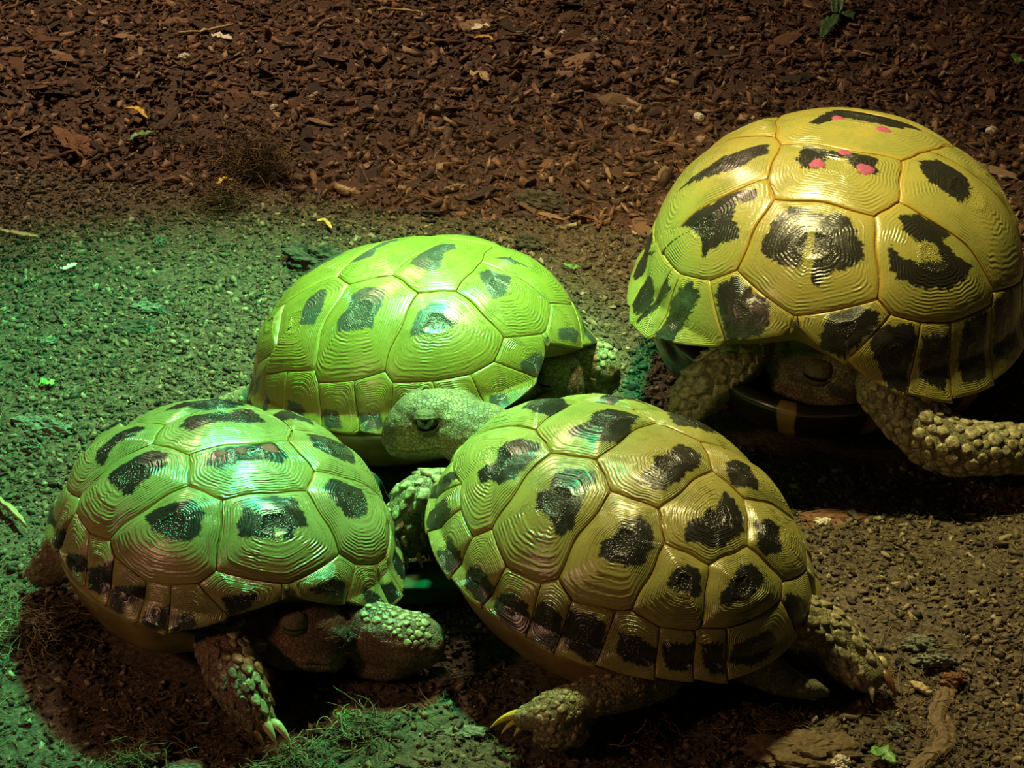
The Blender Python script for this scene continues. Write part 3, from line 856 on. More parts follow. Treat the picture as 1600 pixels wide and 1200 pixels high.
def head_detail(V, N, H):
    c, d, up, L, w, h = H['c'], unit(H['d']), H['up'], H['L'], H['w'], H['h']
    y = unit(np.cross(up, d)); u = np.cross(d, y)
    q = V - c
    X = q @ d / L; Y = q @ y / w; Z = q @ u / h
    near = (X > -.6) & (np.abs(Y) < 1.3) & (np.abs(Z) < 1.4)
    disp = np.zeros(len(V))
    # mouth line sweeps back under the eye
    zm = -.36 + .10 * np.clip(.45 - X, 0, 1) - .5 * np.clip(-X, 0, 1)
    fr = np.clip((X + .12) / .12, 0, 1)
    side = 1.0
    disp += -.0011 * np.exp(-((Z - zm) / .055) ** 2) * fr
    disp += .0005 * np.exp(-((Z - zm - .14) / .09) ** 2) * fr
    for sg in (-1, 1):
        ec = H['eyepos'](sg)
        r = np.linalg.norm(V - ec, axis=1)
        disp += -.0018 * np.exp(-(r / (.17 * L)) ** 2)
        rb = np.linalg.norm(V - (ec + u * .17 * L), axis=1)
        disp += .0009 * np.exp(-(rb / (.09 * L)) ** 2)
        # nostril
        nc = c + d * .565 * L + y * sg * .16 * w + u * .16 * h
        disp += -.0012 * np.exp(-(np.linalg.norm(V - nc, axis=1) / .0010) ** 2)
        # ear drum
        tc = c - d * .28 * L + y * sg * .95 * w - u * .12 * h
        rt = np.linalg.norm(V - tc, axis=1)
        disp += -.0005 * np.exp(-((rt - .13 * L) / (.03 * L)) ** 2)
    # head plates: low polygonal bumps
    g = rngp.uniform(-1, 1, (260, 3)) * [.62, 1.0, 1.0]
    G = c + g[:, :1] * d * L + g[:, 1:2] * y * w + g[:, 2:] * u * h
    idx = np.where(near)[0]
    if len(idx):
        P = V[idx]; d1 = np.full(len(P), 1e9); d2 = d1.copy()
        for p in G:
            dd = np.linalg.norm(P - p, axis=1)
            m = dd < d1
            d2 = np.where(m, d1, np.minimum(d2, dd)); d1 = np.where(m, dd, d1)
        e = np.clip((d2 - d1) / .0009, 0, 1)
        disp[idx] += (e - .6) * .00022
    near = near & (X < .64) & (X > -.5) & (np.abs(Y) < 1.15)
    disp = np.where(near, disp, 0)
    dk = np.zeros(len(V))
    dk += 1.0 * np.exp(-((X - .62) / .22) ** 2) * near * np.clip(Z + .8, 0, 1)
    for sg in (-1, 1):
        dk += .7 * np.exp(-(np.linalg.norm(V - H['eyepos'](sg), axis=1) / (.20 * L)) ** 2)
    dk += .5 * (noise3(V, 170, 3) > .12) * near * (Z > .1)
    return V + N * disp[:, None], np.clip(dk * H.get('pig', 1), 0, 1)


rngp = np.random.default_rng(3)


def eye_parts(H, sg, root, parent, lidmat, gap_up, gap_lo):
    c, d, up, L = H['c'], unit(H['d']), H['up'], H['L']
    y = unit(np.cross(up, d)); u = np.cross(d, y)
    r = .135 * L
    ec = H['eyepos'](sg) - y * sg * r * .74
    out = unit(y * sg + d * .35)
    hx = unit(np.cross(u, out)); uz = np.cross(out, hx)
    R = np.stack([out, hx, uz], 1)
    V, F = ellipsoid(ec, [r, r, r], R)
    o = mesh_obj('eye', V, F, M['eye'], parent, True, origin=root)
    # lids: shells cut along the almond opening
    for nm, lo, hi in (('upper_eyelid', gap_up, 100), ('lower_eyelid', -100, gap_lo)):
        V = []; F = []; A, B = 16, 9
        for k, rr in enumerate((1.09, 1.01)):
            for i in range(B):
                for j in range(A + 1):
                    az = math.radians(-86 + 172 * j / A)
                    f = math.cos(az) ** .5
                    edge = (lo if lo > -90 else hi)
                    e0 = edge * f + (0 if lo > -90 else 0)
                    el = e0 + ((hi if lo > -90 else lo) - e0) * i / (B - 1)
                    el = math.radians(el)
                    bulge = 1 + .07 * (1 if i == 0 else 0)
                    V.append(ec + r * rr * bulge * (out * math.cos(az) * math.cos(el) + hx * math.sin(az) * 1.06 * (math.cos(el) * .5 + .5) + uz * math.sin(el)))
        n = (A + 1) * B
        for i in range(B - 1):
            for j in range(A):
                q = (i * (A + 1) + j, i * (A + 1) + j + 1, (i + 1) * (A + 1) + j + 1, (i + 1) * (A + 1) + j)
                F.append(q); F.append(tuple(x + n for x in q[::-1]))
        for j in range(A):
            F.append((j + 1, j, j + n, j + 1 + n))
        mesh_obj(nm, V, F, lidmat, parent, True, origin=root)


def claw(root, parent, p0, p1, r, mat, bend=(0, 0, .002)):
    p0 = np.array(p0); p1 = np.array(p1); mid = (p0 + p1) / 2 + np.array(bend)
    V, F = tube([p0, (p0 + mid) / 2 + np.array(bend) * .3, mid, (mid + p1) / 2 + np.array(bend) * .3, p1], [r * .8, r, r * .85, r * .55, r * .10], n=12, cap=True, m=4)
    return mesh_obj('claw', V, F, mat, parent, True, origin=root)


def leg_scales(root, parent, bvh, pts, radii, size, mat, n, name='leg_scales', spread=180, tilt=.35, seed=0, facing=None, out_len=1.3, lift=.35, avoid=None):
    """overlapping horny scales standing on the skin of a leg"""
    r_ = np.random.default_rng(seed)
    D = spline(np.concatenate([np.asarray(pts, float), np.asarray(radii)[:, None]], 1), 10)
    P = D[:, :3]; R = D[:, 3]; T = np.gradient(P, axis=0); T /= np.linalg.norm(T, axis=1)[:, None]
    Ls = np.linalg.norm(np.diff(P, axis=0), axis=1); tot = Ls.sum()
    V = []; F = []; o = 0; placed = []
    tries = 0
    while len(placed) < n and tries < n * 30:
        tries += 1
        i = r_.integers(0, len(P)); a = r_.uniform(0, 2 * np.pi)
        s = unit(np.cross(T[i], [0, 0, 1])); u = np.cross(s, T[i])
        dr = s * math.cos(a) + u * math.sin(a)
        if facing is not None and dr @ unit(facing) < math.cos(math.radians(spread)): continue
        hit = bvh.ray_cast(Vector(P[i] + dr * R[i] * 2.2 + T[i] * r_.uniform(-.002, .002)), Vector(-dr), R[i] * 2.2)
        if hit[0] is None: continue
        p = np.array(hit[0]); nn = np.array(hit[1])
        if nn @ dr < .1 or p[2] < .001: continue
        if avoid is not None and np.linalg.norm(p - avoid[0]) < avoid[1]: continue
        sz = size * r_.uniform(.7, 1.35)
        if any(np.linalg.norm(p - q) < (sz + s2) * .50 for q, s2 in placed): continue
        placed.append((p, sz))
        t = unit(T[i] - (T[i] @ nn) * nn); b = np.cross(nn, t)
        k = 8
        for lvl, (f, hh) in enumerate([(1.0, -.25), (.95, .07), (.55, .15)]):
            for j in range(k):
                an = j / k * 2 * np.pi
                e = sz * .62 * f * (1 + .10 * r_.uniform(-1, 1))
                x = math.cos(an) * e * out_len; yv = math.sin(an) * e
                if x > 0: yv *= 1 - .55 * x / (e * out_len)
                V.append(p + t * x + b * yv + nn * (hh * sz * .9 + lift * max(x, 0) * (1 if lvl else .2)))
        V.append(p + t * sz * .12 + nn * (.17 * sz + lift * sz * .1))
        for lvl in range(2):
            for j in range(k):
                F.append((o + lvl * k + j, o + lvl * k + (j + 1) % k, o + (lvl + 1) * k + (j + 1) % k, o + (lvl + 1) * k + j))
        for j in range(k):
            F.append((o + 2 * k + j, o + 2 * k + (j + 1) % k, o + 3 * k))
        o += 3 * k + 1
    if not V: return None
    ob = mesh_obj(name, V, F, mat, parent, True, origin=root)
    ob['kind'] = 'stuff'
    return ob


def make_tortoise(key, label, spec):
    sh = Shell(key)
    root = np.array([sh.c[0], sh.c[1], 0.0])
    t = tag(empty('tortoise', root), label, 'tortoise', 'tortoises resting on the soil')
    shell = build_shell(sh, root, t)
    if spec.get('depth'):
        build_plastron(sh, root, t, spec['depth'], spec.get('dark_front', False))
    # casting target for paint
    vv = []; ff = []; o = 0
    for ch in shell.children:
        me = ch.data; co = np.empty(len(me.vertices) * 3, np.float32); me.vertices.foreach_get('co', co)
        vv.append(co.reshape(-1, 3) + root); ff += [tuple(v + o for v in p.vertices) for p in me.polygons]; o += len(me.vertices)
    sh.bvh = BVHTree.FromPolygons([Vector(v) for v in np.concatenate(vv)], ff)
    for (px, py, r) in spec.get('dots', []):
        paint_dot(sh, px, py, r, root, t, spec['dotmat'])
    # body
    k = spec.get('torso', (.74, .70, .017, -.006))
    parts = [ellipsoid(sh.lw(0, 0, k[3]), [sh.a * k[0], sh.b * k[1], k[2]], sh.R)]
    H = spec.get('head')
    if H:
        d = unit(H['d']); up = unit(np.array(H.get('up', (0, 0, 1.0))) - d * (np.array(H.get('up', (0, 0, 1.0))) @ d))
        H['up'] = up; y = unit(np.cross(up, d)); c = np.array(H['c']); H['c'] = c
        H['eyepos'] = lambda sg: c + d * H.get('ex', .14) * H['L'] + y * sg * .95 * H['w'] + up * H.get('ez', .28) * H['h']
        parts.append(head_loft(c, d, up, H['L'], H['w'], H['h']))
    for ch in spec['limbs']:
        parts.append(tube(ch['p'], ch['r'], flat=ch.get('flat', 1.0)))
    V, N, F = fuse(parts, spec.get('voxel', .0009))
    dk = np.zeros(len(V))
    if H:
        V, dk = head_detail(V, N, H)
    V = V + N * (noise3(V, 260, 2) * .0010 + noise3(V, 900, 4) * .0005)[:, None]
    V[:, 2] = np.maximum(V[:, 2], -.002)
    body = mesh_obj('body', V, F, M[spec.get('skin', 'skin')], t, True, {'dk': ('FLOAT', dk)}, origin=root)
    bv = BVHTree.FromPolygons([Vector(v) for v in V], F)
    if H:
        for sg in (-1, 1):
            eye_parts(H, sg, root, t, M['lid'], *H.get('gap', (18, -18)))
    for i, ch in enumerate(spec['limbs']):
        for s in ch.get('scales', []):
            leg_scales(root, body, bv, ch['p'], ch['r'], seed=i * 7 + 1, avoid=(H['c'], H['L'] * .72) if H else None, **s)
        for cl in ch.get('claws', []):
            claw(root, t, *cl)
    return t, sh


# FR: resting in front on the right, neck stretched out to the left over its neighbour
def F3(x, y, z): return W(x, y, z)


fr_head = F3(674, 664, .048)
sp_FR = dict(depth=.026, torso=(.74, .70, .014, -.008),
    head=dict(c=fr_head, d=(-.97, -.22, -.10), L=.0370, w=.0128, h=.0160, gap=(34, -26), ex=.08, ez=.50),
    limbs=[
        dict(p=[F3(800, 720, .036), F3(765, 690, .043), F3(735, 678, .047), F3(700, 664, .049)], r=[.016, .0158, .0150, .0125]),
        # left foreleg held up between the two shells
        dict(p=[F3(740, 790, .036), F3(690, 768, .036), F3(652, 778, .034), F3(638, 812, .026), F3(640, 845, .018)], r=[.015, .0115, .0105, .0095, .0075], flat=.85,
             scales=[dict(size=.0042, mat=M['scale'], n=60)],
             claws=[(F3(630, 842, .018), F3(637, 892, .008), .0018, M['claw']), (F3(645, 855, .016), F3(661, 890, .008), .0016, M['claw']),
                    (F3(616, 828, .020), F3(622, 868, .013), .0016, M['claw'])]),
        # left hind leg stretched out to the viewer's left
        dict(p=[F3(1020, 1050, .012), F3(965, 1076, .016), F3(912, 1093, .0175), F3(862, 1113, .0155), F3(826, 1120, .012)], r=[.013, .0105, .0080, .0090, .0060], flat=.85,
             scales=[dict(size=.0022, mat=M['scale'], n=170, out_len=1.0, lift=.1)],
             claws=[(F3(824, 1115, .013), F3(766, 1137, .005), .0018, M['claw_lit']), (F3(834, 1127, .012), F3(803, 1150, .003), .0018, M['claw_lit']),
                    (F3(820, 1124, .011), F3(783, 1147, .003), .0013, M['claw_lit'])]),
        # heel of the same foot
        dict(p=[F3(880, 1120, .013), F3(865, 1135, .010), F3(892, 1140, .009)], r=[.008, .0095, .007], scales=[dict(size=.0024, mat=M['scale'], n=60, out_len=1.0, lift=.1)]),
        # right hind leg
        dict(p=[F3(1215, 960, .026), F3(1285, 985, .020), F3(1318, 1018, .013), F3(1352, 1052, .007)], r=[.015, .0115, .0112, .0082], flat=.85,
             scales=[dict(size=.0040, mat=M['scale'], n=100)],
             claws=[(F3(1376, 1050, .007), F3(1400, 1090, .001), .0022, M['claw_dark']), (F3(1358, 1068, .005), F3(1364, 1098, .001), .0017, M['claw']),
                    (F3(1372, 1034, .008), F3(1386, 1052, .006), .0022, M['claw'])]),
        dict(p=[F3(1170, 1030, .016), F3(1230, 1066, .008), F3(1270, 1076, .0055), F3(1290, 1081, .004)], r=[.010, .0060, .0042, .0022]),
        dict(p=[F3(905, 690, .03), F3(950, 660, .02), F3(985, 665, .010)], r=[.013, .010, .008]),
    ])
# BL: in front on the left, head tucked under the front rim
bl_head = F3(469, 981, .022)
sp_BL = dict(depth=.025, torso=(.74, .70, .014, -.008), skin='skin_brown', dotmat=M['pink_dull'], dots=[(344, 712, .0024), (376, 708, .0026), (421, 704, .0034)],
    head=dict(c=bl_head, d=(.86, -.50, -.06), L=.0370, w=.0142, h=.0172, gap=(4, -3), ex=.10, ez=.62),
    limbs=[
        dict(p=[F3(430, 930, .024), F3(425, 955, .024), F3(440, 978, .022)], r=[.015, .0145, .013]),
        # collar fold
        dict(p=[F3(412, 945, .030), F3(404, 975, .026), F3(408, 1008, .017), F3(440, 1030, .010), F3(470, 1036, .009)], r=[.003, .0035, .004, .004, .003]),
        # right foreleg planted in front
        dict(p=[F3(360, 960, .026), F3(352, 1010, .024), F3(370, 1060, .019), F3(392, 1105, .011), F3(408, 1132, .006)], r=[.013, .0115, .0110, .0085, .0055], flat=.9,
             scales=[dict(size=.0042, mat=M['scale'], n=42, facing=(.6, .2, .7), spread=52), dict(size=.0028, mat=M['scale_dark'], n=110, facing=(-.7, -.6, .1), spread=75)],
             claws=[(F3(410, 1128, .008), F3(432, 1165, .001), .0021, M['claw']), (F3(424, 1128, .007), F3(455, 1163, .001), .0019, M['claw']),
                    (F3(396, 1140, .006), F3(412, 1170, .001), .0014, M['claw_dark'])]),
        # left foreleg with the bent elbow showing
        dict(p=[F3(520, 960, .020), F3(570, 985, .018), F3(620, 1000, .016), F3(652, 1004, .014)], r=[.013, .0125, .0125, .0115],
             scales=[dict(size=.0026, mat=M['scale'], n=150, out_len=1.0, lift=.12, facing=(.8, .1, .5), spread=70)]),
        dict(p=[F3(640, 1012, .012), F3(610, 1030, .008), F3(575, 1035, .006)], r=[.010, .009, .007]),
        # right hind foot
        dict(p=[F3(150, 860, .024), F3(105, 868, .018), F3(80, 885, .011), F3(66, 893, .008)], r=[.013, .0105, .0090, .0070],
             scales=[dict(size=.0026, mat=M['scale_dark'], n=30)],
             claws=[(F3(58, 888, .008), F3(35, 902, .002), .0017, M['claw']), (F3(94, 892, .009), F3(98, 908, .003), .0020, M['claw_dark']), (F3(72, 897, .007), F3(60, 915, .002), .0015, M['claw_dark'])]),
        dict(p=[F3(510, 760, .024), F3(560, 770, .018), F3(585, 790, .010)], r=[.013, .011, .008]),
    ])
# BM: behind in the middle, head drawn in on the right
bm_head = F3(866, 592, .030)
sp_BM = dict(depth=.024, torso=(.74, .70, .014, -.008),
    head=dict(c=bm_head, d=(.62, -.78, -.10), L=.0300, w=.0115, h=.0150, gap=(8, -6)),
    limbs=[
        dict(p=[F3(800, 575, .030), F3(830, 578, .030), F3(850, 580, .030)], r=[.016, .0155, .014]),
        # left foreleg, elbow out
        dict(p=[F3(868, 548, .030), F3(905, 560, .028), F3(938, 578, .022), F3(925, 604, .012)], r=[.012, .0115, .0112, .009],
             scales=[dict(size=.0036, mat=M['scale'], n=60, out_len=1.0, lift=.1)]),
        # right foreleg in the shade of the shell
        dict(p=[F3(800, 610, .028), F3(815, 645, .018), F3(830, 668, .008)], r=[.013, .0105, .008], claws=[(F3(832, 670, .007), F3(846, 684, .002), .0016, M['claw'])]),
        # right hind foot at the back
        dict(p=[F3(450, 600, .018), F3(400, 622, .011), F3(372, 628, .008), F3(352, 630, .006)], r=[.012, .0085, .0068, .0050], flat=.8,
             scales=[dict(size=.0020, mat=M['scale'], n=30, out_len=1.0, lift=.1)]),
    ])
# BR: the big one
br_head = F3(1283, 590, .029)
sp_BR = dict(voxel=.0012, depth=.038, torso=(.48, .56, .018, -.010), dark_front=True, dotmat=M['pink'],
    dots=[(1309, 186, .0031), (1380, 203, .0036), (1320, 237, .0032), (1277, 257, .0036), (1352, 265, .0041)],
    head=dict(c=br_head, d=(.80, -.60, -.06), L=.0460, w=.0176, h=.0205, gap=(9, -7), ex=.10, ez=.50),
    limbs=[
        dict(p=[F3(1262, 525, .046), F3(1264, 545, .041), F3(1270, 562, .036)], r=[.014, .0125, .0115]),
        dict(p=[F3(1222, 535, .048), F3(1208, 572, .036), F3(1220, 612, .024), F3(1262, 644, .017)], r=[.003, .0032, .0032, .003]),
        # right foreleg
        dict(p=[F3(1180, 530, .046), F3(1152, 562, .040), F3(1118, 590, .032), F3(1090, 620, .020), F3(1080, 640, .012)], r=[.012, .0128, .0130, .0125, .0085], flat=.9,
             scales=[dict(size=.0056, mat=M['scale'], n=110, lift=.5, facing=(-.5, -.4, .7), spread=80)],
             claws=[(F3(1079, 636, .014), F3(1073, 656, .006), .0027, M['claw']), (F3(1058, 630, .014), F3(1048, 652, .005), .0022, M['claw']),
                    (F3(1098, 648, .010), F3(1104, 664, .003), .0022, M['claw_dark'])]),
        # left foreleg reaching out to the right
        dict(p=[F3(1395, 600, .044), F3(1425, 650, .034), F3(1470, 690, .024), F3(1540, 702, .020), F3(1610, 700, .014), F3(1650, 705, .008)], r=[.018, .0150, .0150, .0130, .0115, .009], flat=.9,
             scales=[dict(size=.0048, mat=M['scale'], n=300, out_len=1.05, lift=.15, facing=(0, -.6, .7), spread=95)],
             claws=[(F3(1650, 700, .010), F3(1680, 712, .002), .0025, M['claw'])]),
        dict(p=[F3(1560, 480, .040), F3(1590, 450, .026), F3(1625, 460, .012)], r=[.018, .014, .012]),
        dict(p=[F3(1100, 330, .040), F3(1080, 340, .024), F3(1060, 370, .010)], r=[.018, .013, .010]),
    ])

# ------------------------------------------------------------------ ground
EDGE = [(-400, 235), (0, 250), (100, 262), (200, 268), (300, 288), (440, 286), (500, 303), (570, 318), (640, 330), (720, 340), (800, 345), (900, 350), (1000, 362), (1100, 372), (1300, 385), (1700, 395), (2100, 400)]
EW = np.array([W(x, y, .004) for x, y in EDGE])


def edge_y(x):
    return np.interp(x, EW[:, 0], EW[:, 1])


def ground_z(x, y):
    """soil surface and, beyond the edge, the loose mulch lying a little lower"""
    P = np.stack([x, y], 1)
    d = y - edge_y(x) + (fbm(P * 60, 3, 5) - .5) * .006
    soil = (fbm(P * 11, 4, 1) - .5) * .012 + (fbm(P * 90, 4, 2) - .5) * .0042
    # trodden hollow under the two nearest animals
    for cx, cy, r, dp in ((-.14, -.27, .085, .008), (.06, -.27, .09, .006), (.17, -.07, .09, .004)):
        soil = soil - dp * np.exp(-((x - cx) ** 2 + (y - cy) ** 2) / r ** 2)
    lip = .0045 * np.exp(-(d / .010) ** 2)
    soil = soil + lip * (x > -.12)
    mul = -.004 + (fbm(P * 9, 3, 11) - .5) * .020 + (fbm(P * 55, 4, 12) - .5) * .007
    m = np.clip(d / .006 + .5, 0, 1); m = m * m * (3 - 2 * m)
    return soil * (1 - m) + mul * m, d


def earth_mat(name, c0, c1, c2, wet):
    a = NT(name); o = a.obj()
    n1 = a.noise(o, 38, 5, .62); n2 = a.noise(o, 420, 4, .65)
    c = a.mix(a.rng(n2, .35, .68), c0, c1)
    c = a.mix(a.math('MULTIPLY', a.rng(n1, .50, .72), .8), c, c2)
    h = a.math('ADD', n2, a.math('MULTIPLY', a.noise(o, 1300, 3, .6), .5))
    return a.set(color=c, rough=wet, spec=.35, normal=a.bump(h, .9, .0012))


M['soil'] = earth_mat('damp_soil', (.030, .021, .012), (.135, .100, .056), (.075, .050, .028), .75)
M['mulch'] = earth_mat('bark_mulch', (.028, .012, .006), (.085, .034, .015), (.045, .020, .010), .7)


def bits_mat(name, cols, rough=.7):
    a = NT(name); o = a.obj(); r = a.attr('rnd')
    ramp = a.n('ShaderNodeValToRGB', {0: r})
    el = ramp.color_ramp.elements
    while len(el) < len(cols): el.new(.5)
    for i, c in enumerate(cols):
        el[i].position = c[0]; el[i].color = (*c[1], 1)
    n = a.noise(o, 700, 3)
    c = a.mix(a.rng(n, .3, .7), ramp.outputs[0], (.02, .013, .008), 'MIX')
    c = a.mix(.55, ramp.outputs[0], c)
    return a.set(color=c, rough=rough, spec=.4, normal=a.bump(n, .6, .0006))


M['crumb'] = bits_mat('soil_crumbs', [(0, (.022, .017, .010)), (.35, (.070, .054, .030)), (.7, (.16, .125, .070)), (.92, (.27, .20, .10)), (.98, (.42, .36, .22))])
M['chip'] = bits_mat('bark_chips', [(0, (.024, .013, .008)), (.35, (.080, .037, .019)), (.7, (.17, .075, .036)), (.90, (.27, .14, .07)), (.99, (.42, .30, .18))])
M['fibre'] = bits_mat('dry_fibres', [(0, (.07, .045, .022)), (.5, (.16, .11, .05)), (.9, (.28, .22, .10)), (1, (.34, .30, .14))])
M['rootf'] = bits_mat('root_fibres', [(0, (.05, .028, .014)), (.5, (.11, .065, .03)), (.9, (.24, .15, .06)), (1, (.34, .24, .08))])

BOX = np.array([[x, y, z] for x in (-1, 1) for y in (-1, 1) for z in (-1, 1)], float)
BOXF = np.array([[0, 1, 3, 2], [4, 6, 7, 5], [0, 4, 5, 1], [2, 3, 7, 6], [0, 2, 6, 4], [1, 5, 7, 3]])
OCT = np.array([[1, 0, 0], [-1, 0, 0], [0, 1, 0], [0, -1, 0], [0, 0, 1], [0, 0, -1], [.6, .6, .6], [-.6, -.6, .6], [.6, -.6, -.6], [-.6, .6, -.6]])


def rotmats(n, flat):
    """random spins; flat = how much the pieces lie flat"""
    a = rng.uniform(0, 2 * np.pi, n); tx = rng.normal(0, flat, n); ty = rng.normal(0, flat, n)
    z0 = np.zeros(n); o1 = np.ones(n)
    Rz = np.array([[np.cos(a), -np.sin(a), z0], [np.sin(a), np.cos(a), z0], [z0, z0, o1]]).transpose(2, 0, 1)
    Rx = np.array([[o1, z0, z0], [z0, np.cos(tx), -np.sin(tx)], [z0, np.sin(tx), np.cos(tx)]]).transpose(2, 0, 1)
    Ry = np.array([[np.cos(ty), z0, np.sin(ty)], [z0, o1, z0], [-np.sin(ty), z0, np.cos(ty)]]).transpose(2, 0, 1)
    return Rz @ Rx @ Ry


def pieces(x, y, sx, sy, sz, tilt, lift=.3, jit=.3):
    n = len(x)
    v = BOX[None] * (1 + rng.uniform(-jit, jit, (n, 8, 3)))
    # taper one end and one face for a broken look
    tp = rng.uniform(.35, 1.0, (n, 1, 1)); e = (BOX[None, :, :1] > 0)
    v = np.where(e, v * np.concatenate([np.ones((n, 1, 1)), tp, tp], 2), v)
    v = v * np.stack([sx, sy, sz], 1)[:, None, :] / 2
    R = rotmats(n, tilt)
    v = np.einsum('nij,nkj->nki', R, v)
    z, _ = ground_z(x, y)
    v += np.stack([x, y, z + sz * lift], 1)[:, None, :]
    return v


def joined(name, v, parent, mat, r=None):
    n = len(v)
    F = (BOXF[None] + (np.arange(n) * 8)[:, None, None]).reshape(-1, 4)
    r = rng.uniform(0, 1, n) if r is None else r
    o = mesh_obj(name, v.reshape(-1, 3), F, mat, parent, False, {'rnd': ('FLOAT', np.repeat(r, 8))})
    o['kind'] = 'stuff'
    return o


def fibres(name, x, y, z, ln, rad, parent, mat, curl=1.0, rise=.2, seg=4):
    n = len(x)
    a = rng.uniform(0, 2 * np.pi, n); p = np.stack([x, y, z], 1)
    el = rng.normal(0, rise, n)
    P = [p]; k = rng.normal(0, curl, n)
    for s in range(seg):
        a = a + k / seg + rng.normal(0, .25, n); el = el * .8 + rng.normal(0, rise * .5, n)
        d = np.stack([np.cos(a) * np.cos(el), np.sin(a) * np.cos(el), np.sin(el)], 1)
        p = p + d * (ln / seg)[:, None]
        P.append(p)
    P = np.array(P)  # seg+1,n,3
    T = np.gradient(P, axis=0); T /= np.linalg.norm(T, axis=2, keepdims=True) + 1e-9
    S = np.cross(T, [0, 0, 1.0]); S /= np.linalg.norm(S, axis=2, keepdims=True) + 1e-9
    U = np.cross(S, T)
    V = []
    for q in range(3):
        an = q * 2 * np.pi / 3 + .5
        tap = np.interp(np.arange(seg + 1), [0, 1, seg - 1, seg], [.5, 1, .8, .15])[:, None, None]
        V.append(P + (S * math.cos(an) + U * math.sin(an)) * rad[None, :, None] * tap)
    V = np.stack(V, 2)          # seg+1,n,3,3
    V = V.transpose(1, 0, 2, 3)  # n,seg+1,3,3
    F = []
    for s in range(seg):
        for q in range(3):
            q2 = (q + 1) % 3
            F.append([s * 3 + q, s * 3 + q2, (s + 1) * 3 + q2, (s + 1) * 3 + q])
    F = np.array(F)
    nv = (seg + 1) * 3
    FF = (F[None] + (np.arange(n) * nv)[:, None, None]).reshape(-1, 4)
    o = mesh_obj(name, V.reshape(-1, 3), FF, mat, parent, True, {'rnd': ('FLOAT', np.repeat(rng.uniform(0, 1, n), nv))})
    o['kind'] = 'stuff'
    return o


def build_ground():
    # fine grid where the camera looks, coarser outside
    xs = np.concatenate([np.linspace(-1.1, -.46, 24)[:-1], np.linspace(-.46, .46, 390), np.linspace(.46, 1.1, 24)[1:]])
    ys = np.concatenate([np.linspace(-.62, -.36, 12)[:-1], np.linspace(-.36, .62, 400), np.linspace(.62, 1.5, 26)[1:]])
    X, Y = np.meshgrid(xs, ys)
    x, y = X.ravel(), Y.ravel()
    z, d = ground_z(x, y)
    nx, ny = len(xs), len(ys)
    i, j = np.meshgrid(np.arange(nx - 1), np.arange(ny - 1))
    q = (j * nx + i).ravel()
    Q = np.stack([q, q + 1, q + nx + 1, q + nx], 1)
    dq = d[Q].mean(1)
    V = np.stack([x, y, z], 1)
    out = []
    for nm, mk, mt in (('ground', dq <= 0, 'soil'), ('mulch_bed', dq > 0, 'mulch')):
        q = Q[mk]; u, inv = np.unique(q, return_inverse=True)
        o = mesh_obj(nm, V[u], inv.reshape(q.shape), M[mt])
        o['kind'] = 'structure'
        out.append(o)
    return out


def inview(x, y, m=60):
    p = proj(np.stack([x, y, np.zeros_like(x)], 1))
    return (p[:, 0] > -m) & (p[:, 0] < 1600 + m) & (p[:, 1] > -m) & (p[:, 1] < 1200 + m)


def under_shell(x, y, f=.80):
    r = np.zeros(len(x), bool)
    for k in FIT:
        g = FIT[k][0]
        r |= np.hypot(x - g[0], y - g[1]) < g[7] * f
    return r


ground, mulch = build_ground()


def scatter(n, soil=True, m=60, x0=-.45, x1=.45, y0=-.33, y1=.62):
    x = rng.uniform(x0, x1, n); y = rng.uniform(y0, y1, n)
    d = y - edge_y(x)
    k = (d < -.001) if soil else (d > -.004)
    k &= inview(x, y, m) & ~under_shell(x, y)
    return x[k], y[k]


# soil crumbs
x, y = scatter(175000, True, 220, -.50, .50, -.40)
dens = fbm(np.stack([x, y], 1) * 14, 3, 21)
keep = rng.uniform(0, 1, len(x)) < .5 + .5 * (dens > .45)
x, y = x[keep], y[keep]
s = .0008 + .0018 * rng.random(len(x)) ** 3
joined('soil_crumbs', pieces(x, y, s * rng.uniform(.8, 2.4, len(x)), s, s * rng.uniform(.35, 1.0, len(x)), .7, .35, .4), ground, M['crumb'])
# bigger lumps picked apart one by one
x, y = scatter(900, True)
x, y = x[:280], y[:280]
s = rng.uniform(.0030, .0062, len(x))
v = pieces(x, y, s * rng.uniform(.9, 1.6, len(x)), s, s * .6, .35, .25, .35)


def lump_mesh(seed, name='lump', flat=.6, rough=.35):
    r = np.random.default_rng(seed)
    V, F = ellipsoid(np.zeros(3), [1, .8, flat], np.eye(3), 40, 22)
    n = noise3(V, 1.6, seed) * 1.6 + noise3(V, 4.1, seed + 3) * 1.2 + noise3(V, 9, seed + 4) * .8 + noise3(V, 18, seed + 6) * .5
    V = V * (1 + rough * n)[:, None]
    return V, F


def small_lump(seed):
    """about 40 triangles"""
    V = []; F = []
    r = np.random.default_rng(seed); n = 6
    for k, (z, f) in enumerate([(-.45, .75), (.0, 1.0), (.42, .62)]):
        for j in range(n):
            a = (j + .5 * k) / n * 2 * np.pi
            q = f * r.uniform(.75, 1.2)
            V.append([q * math.cos(a), q * .8 * math.sin(a), z + r.uniform(-.12, .12)])
    for k in range(2):
        for j in range(n):
            F.append((k * n + j, k * n + (j + 1) % n, (k + 1) * n + (j + 1) % n, (k + 1) * n + j))
    F.append(tuple(range(2 * n, 3 * n))); F.append(tuple(range(n))[::-1])
    return np.array(V), F


protos = {}
for kind, mats in (('soil_crumb', 'crumb'), ('bark_chip', 'chip')):
    protos[kind] = []
    for i in range(10):
        V, F = small_lump(100 + i)
        if kind == 'bark_chip':
            V[:, 2] *= .35; V[:, 0] *= 1.7
        o = mesh_obj(kind, V, F, M[mats], None, False, {'rnd': ('FLOAT', np.full(len(V), (i + .5) / 10))})
        protos[kind].append(o.data)
        bpy.data.objects.remove(o)


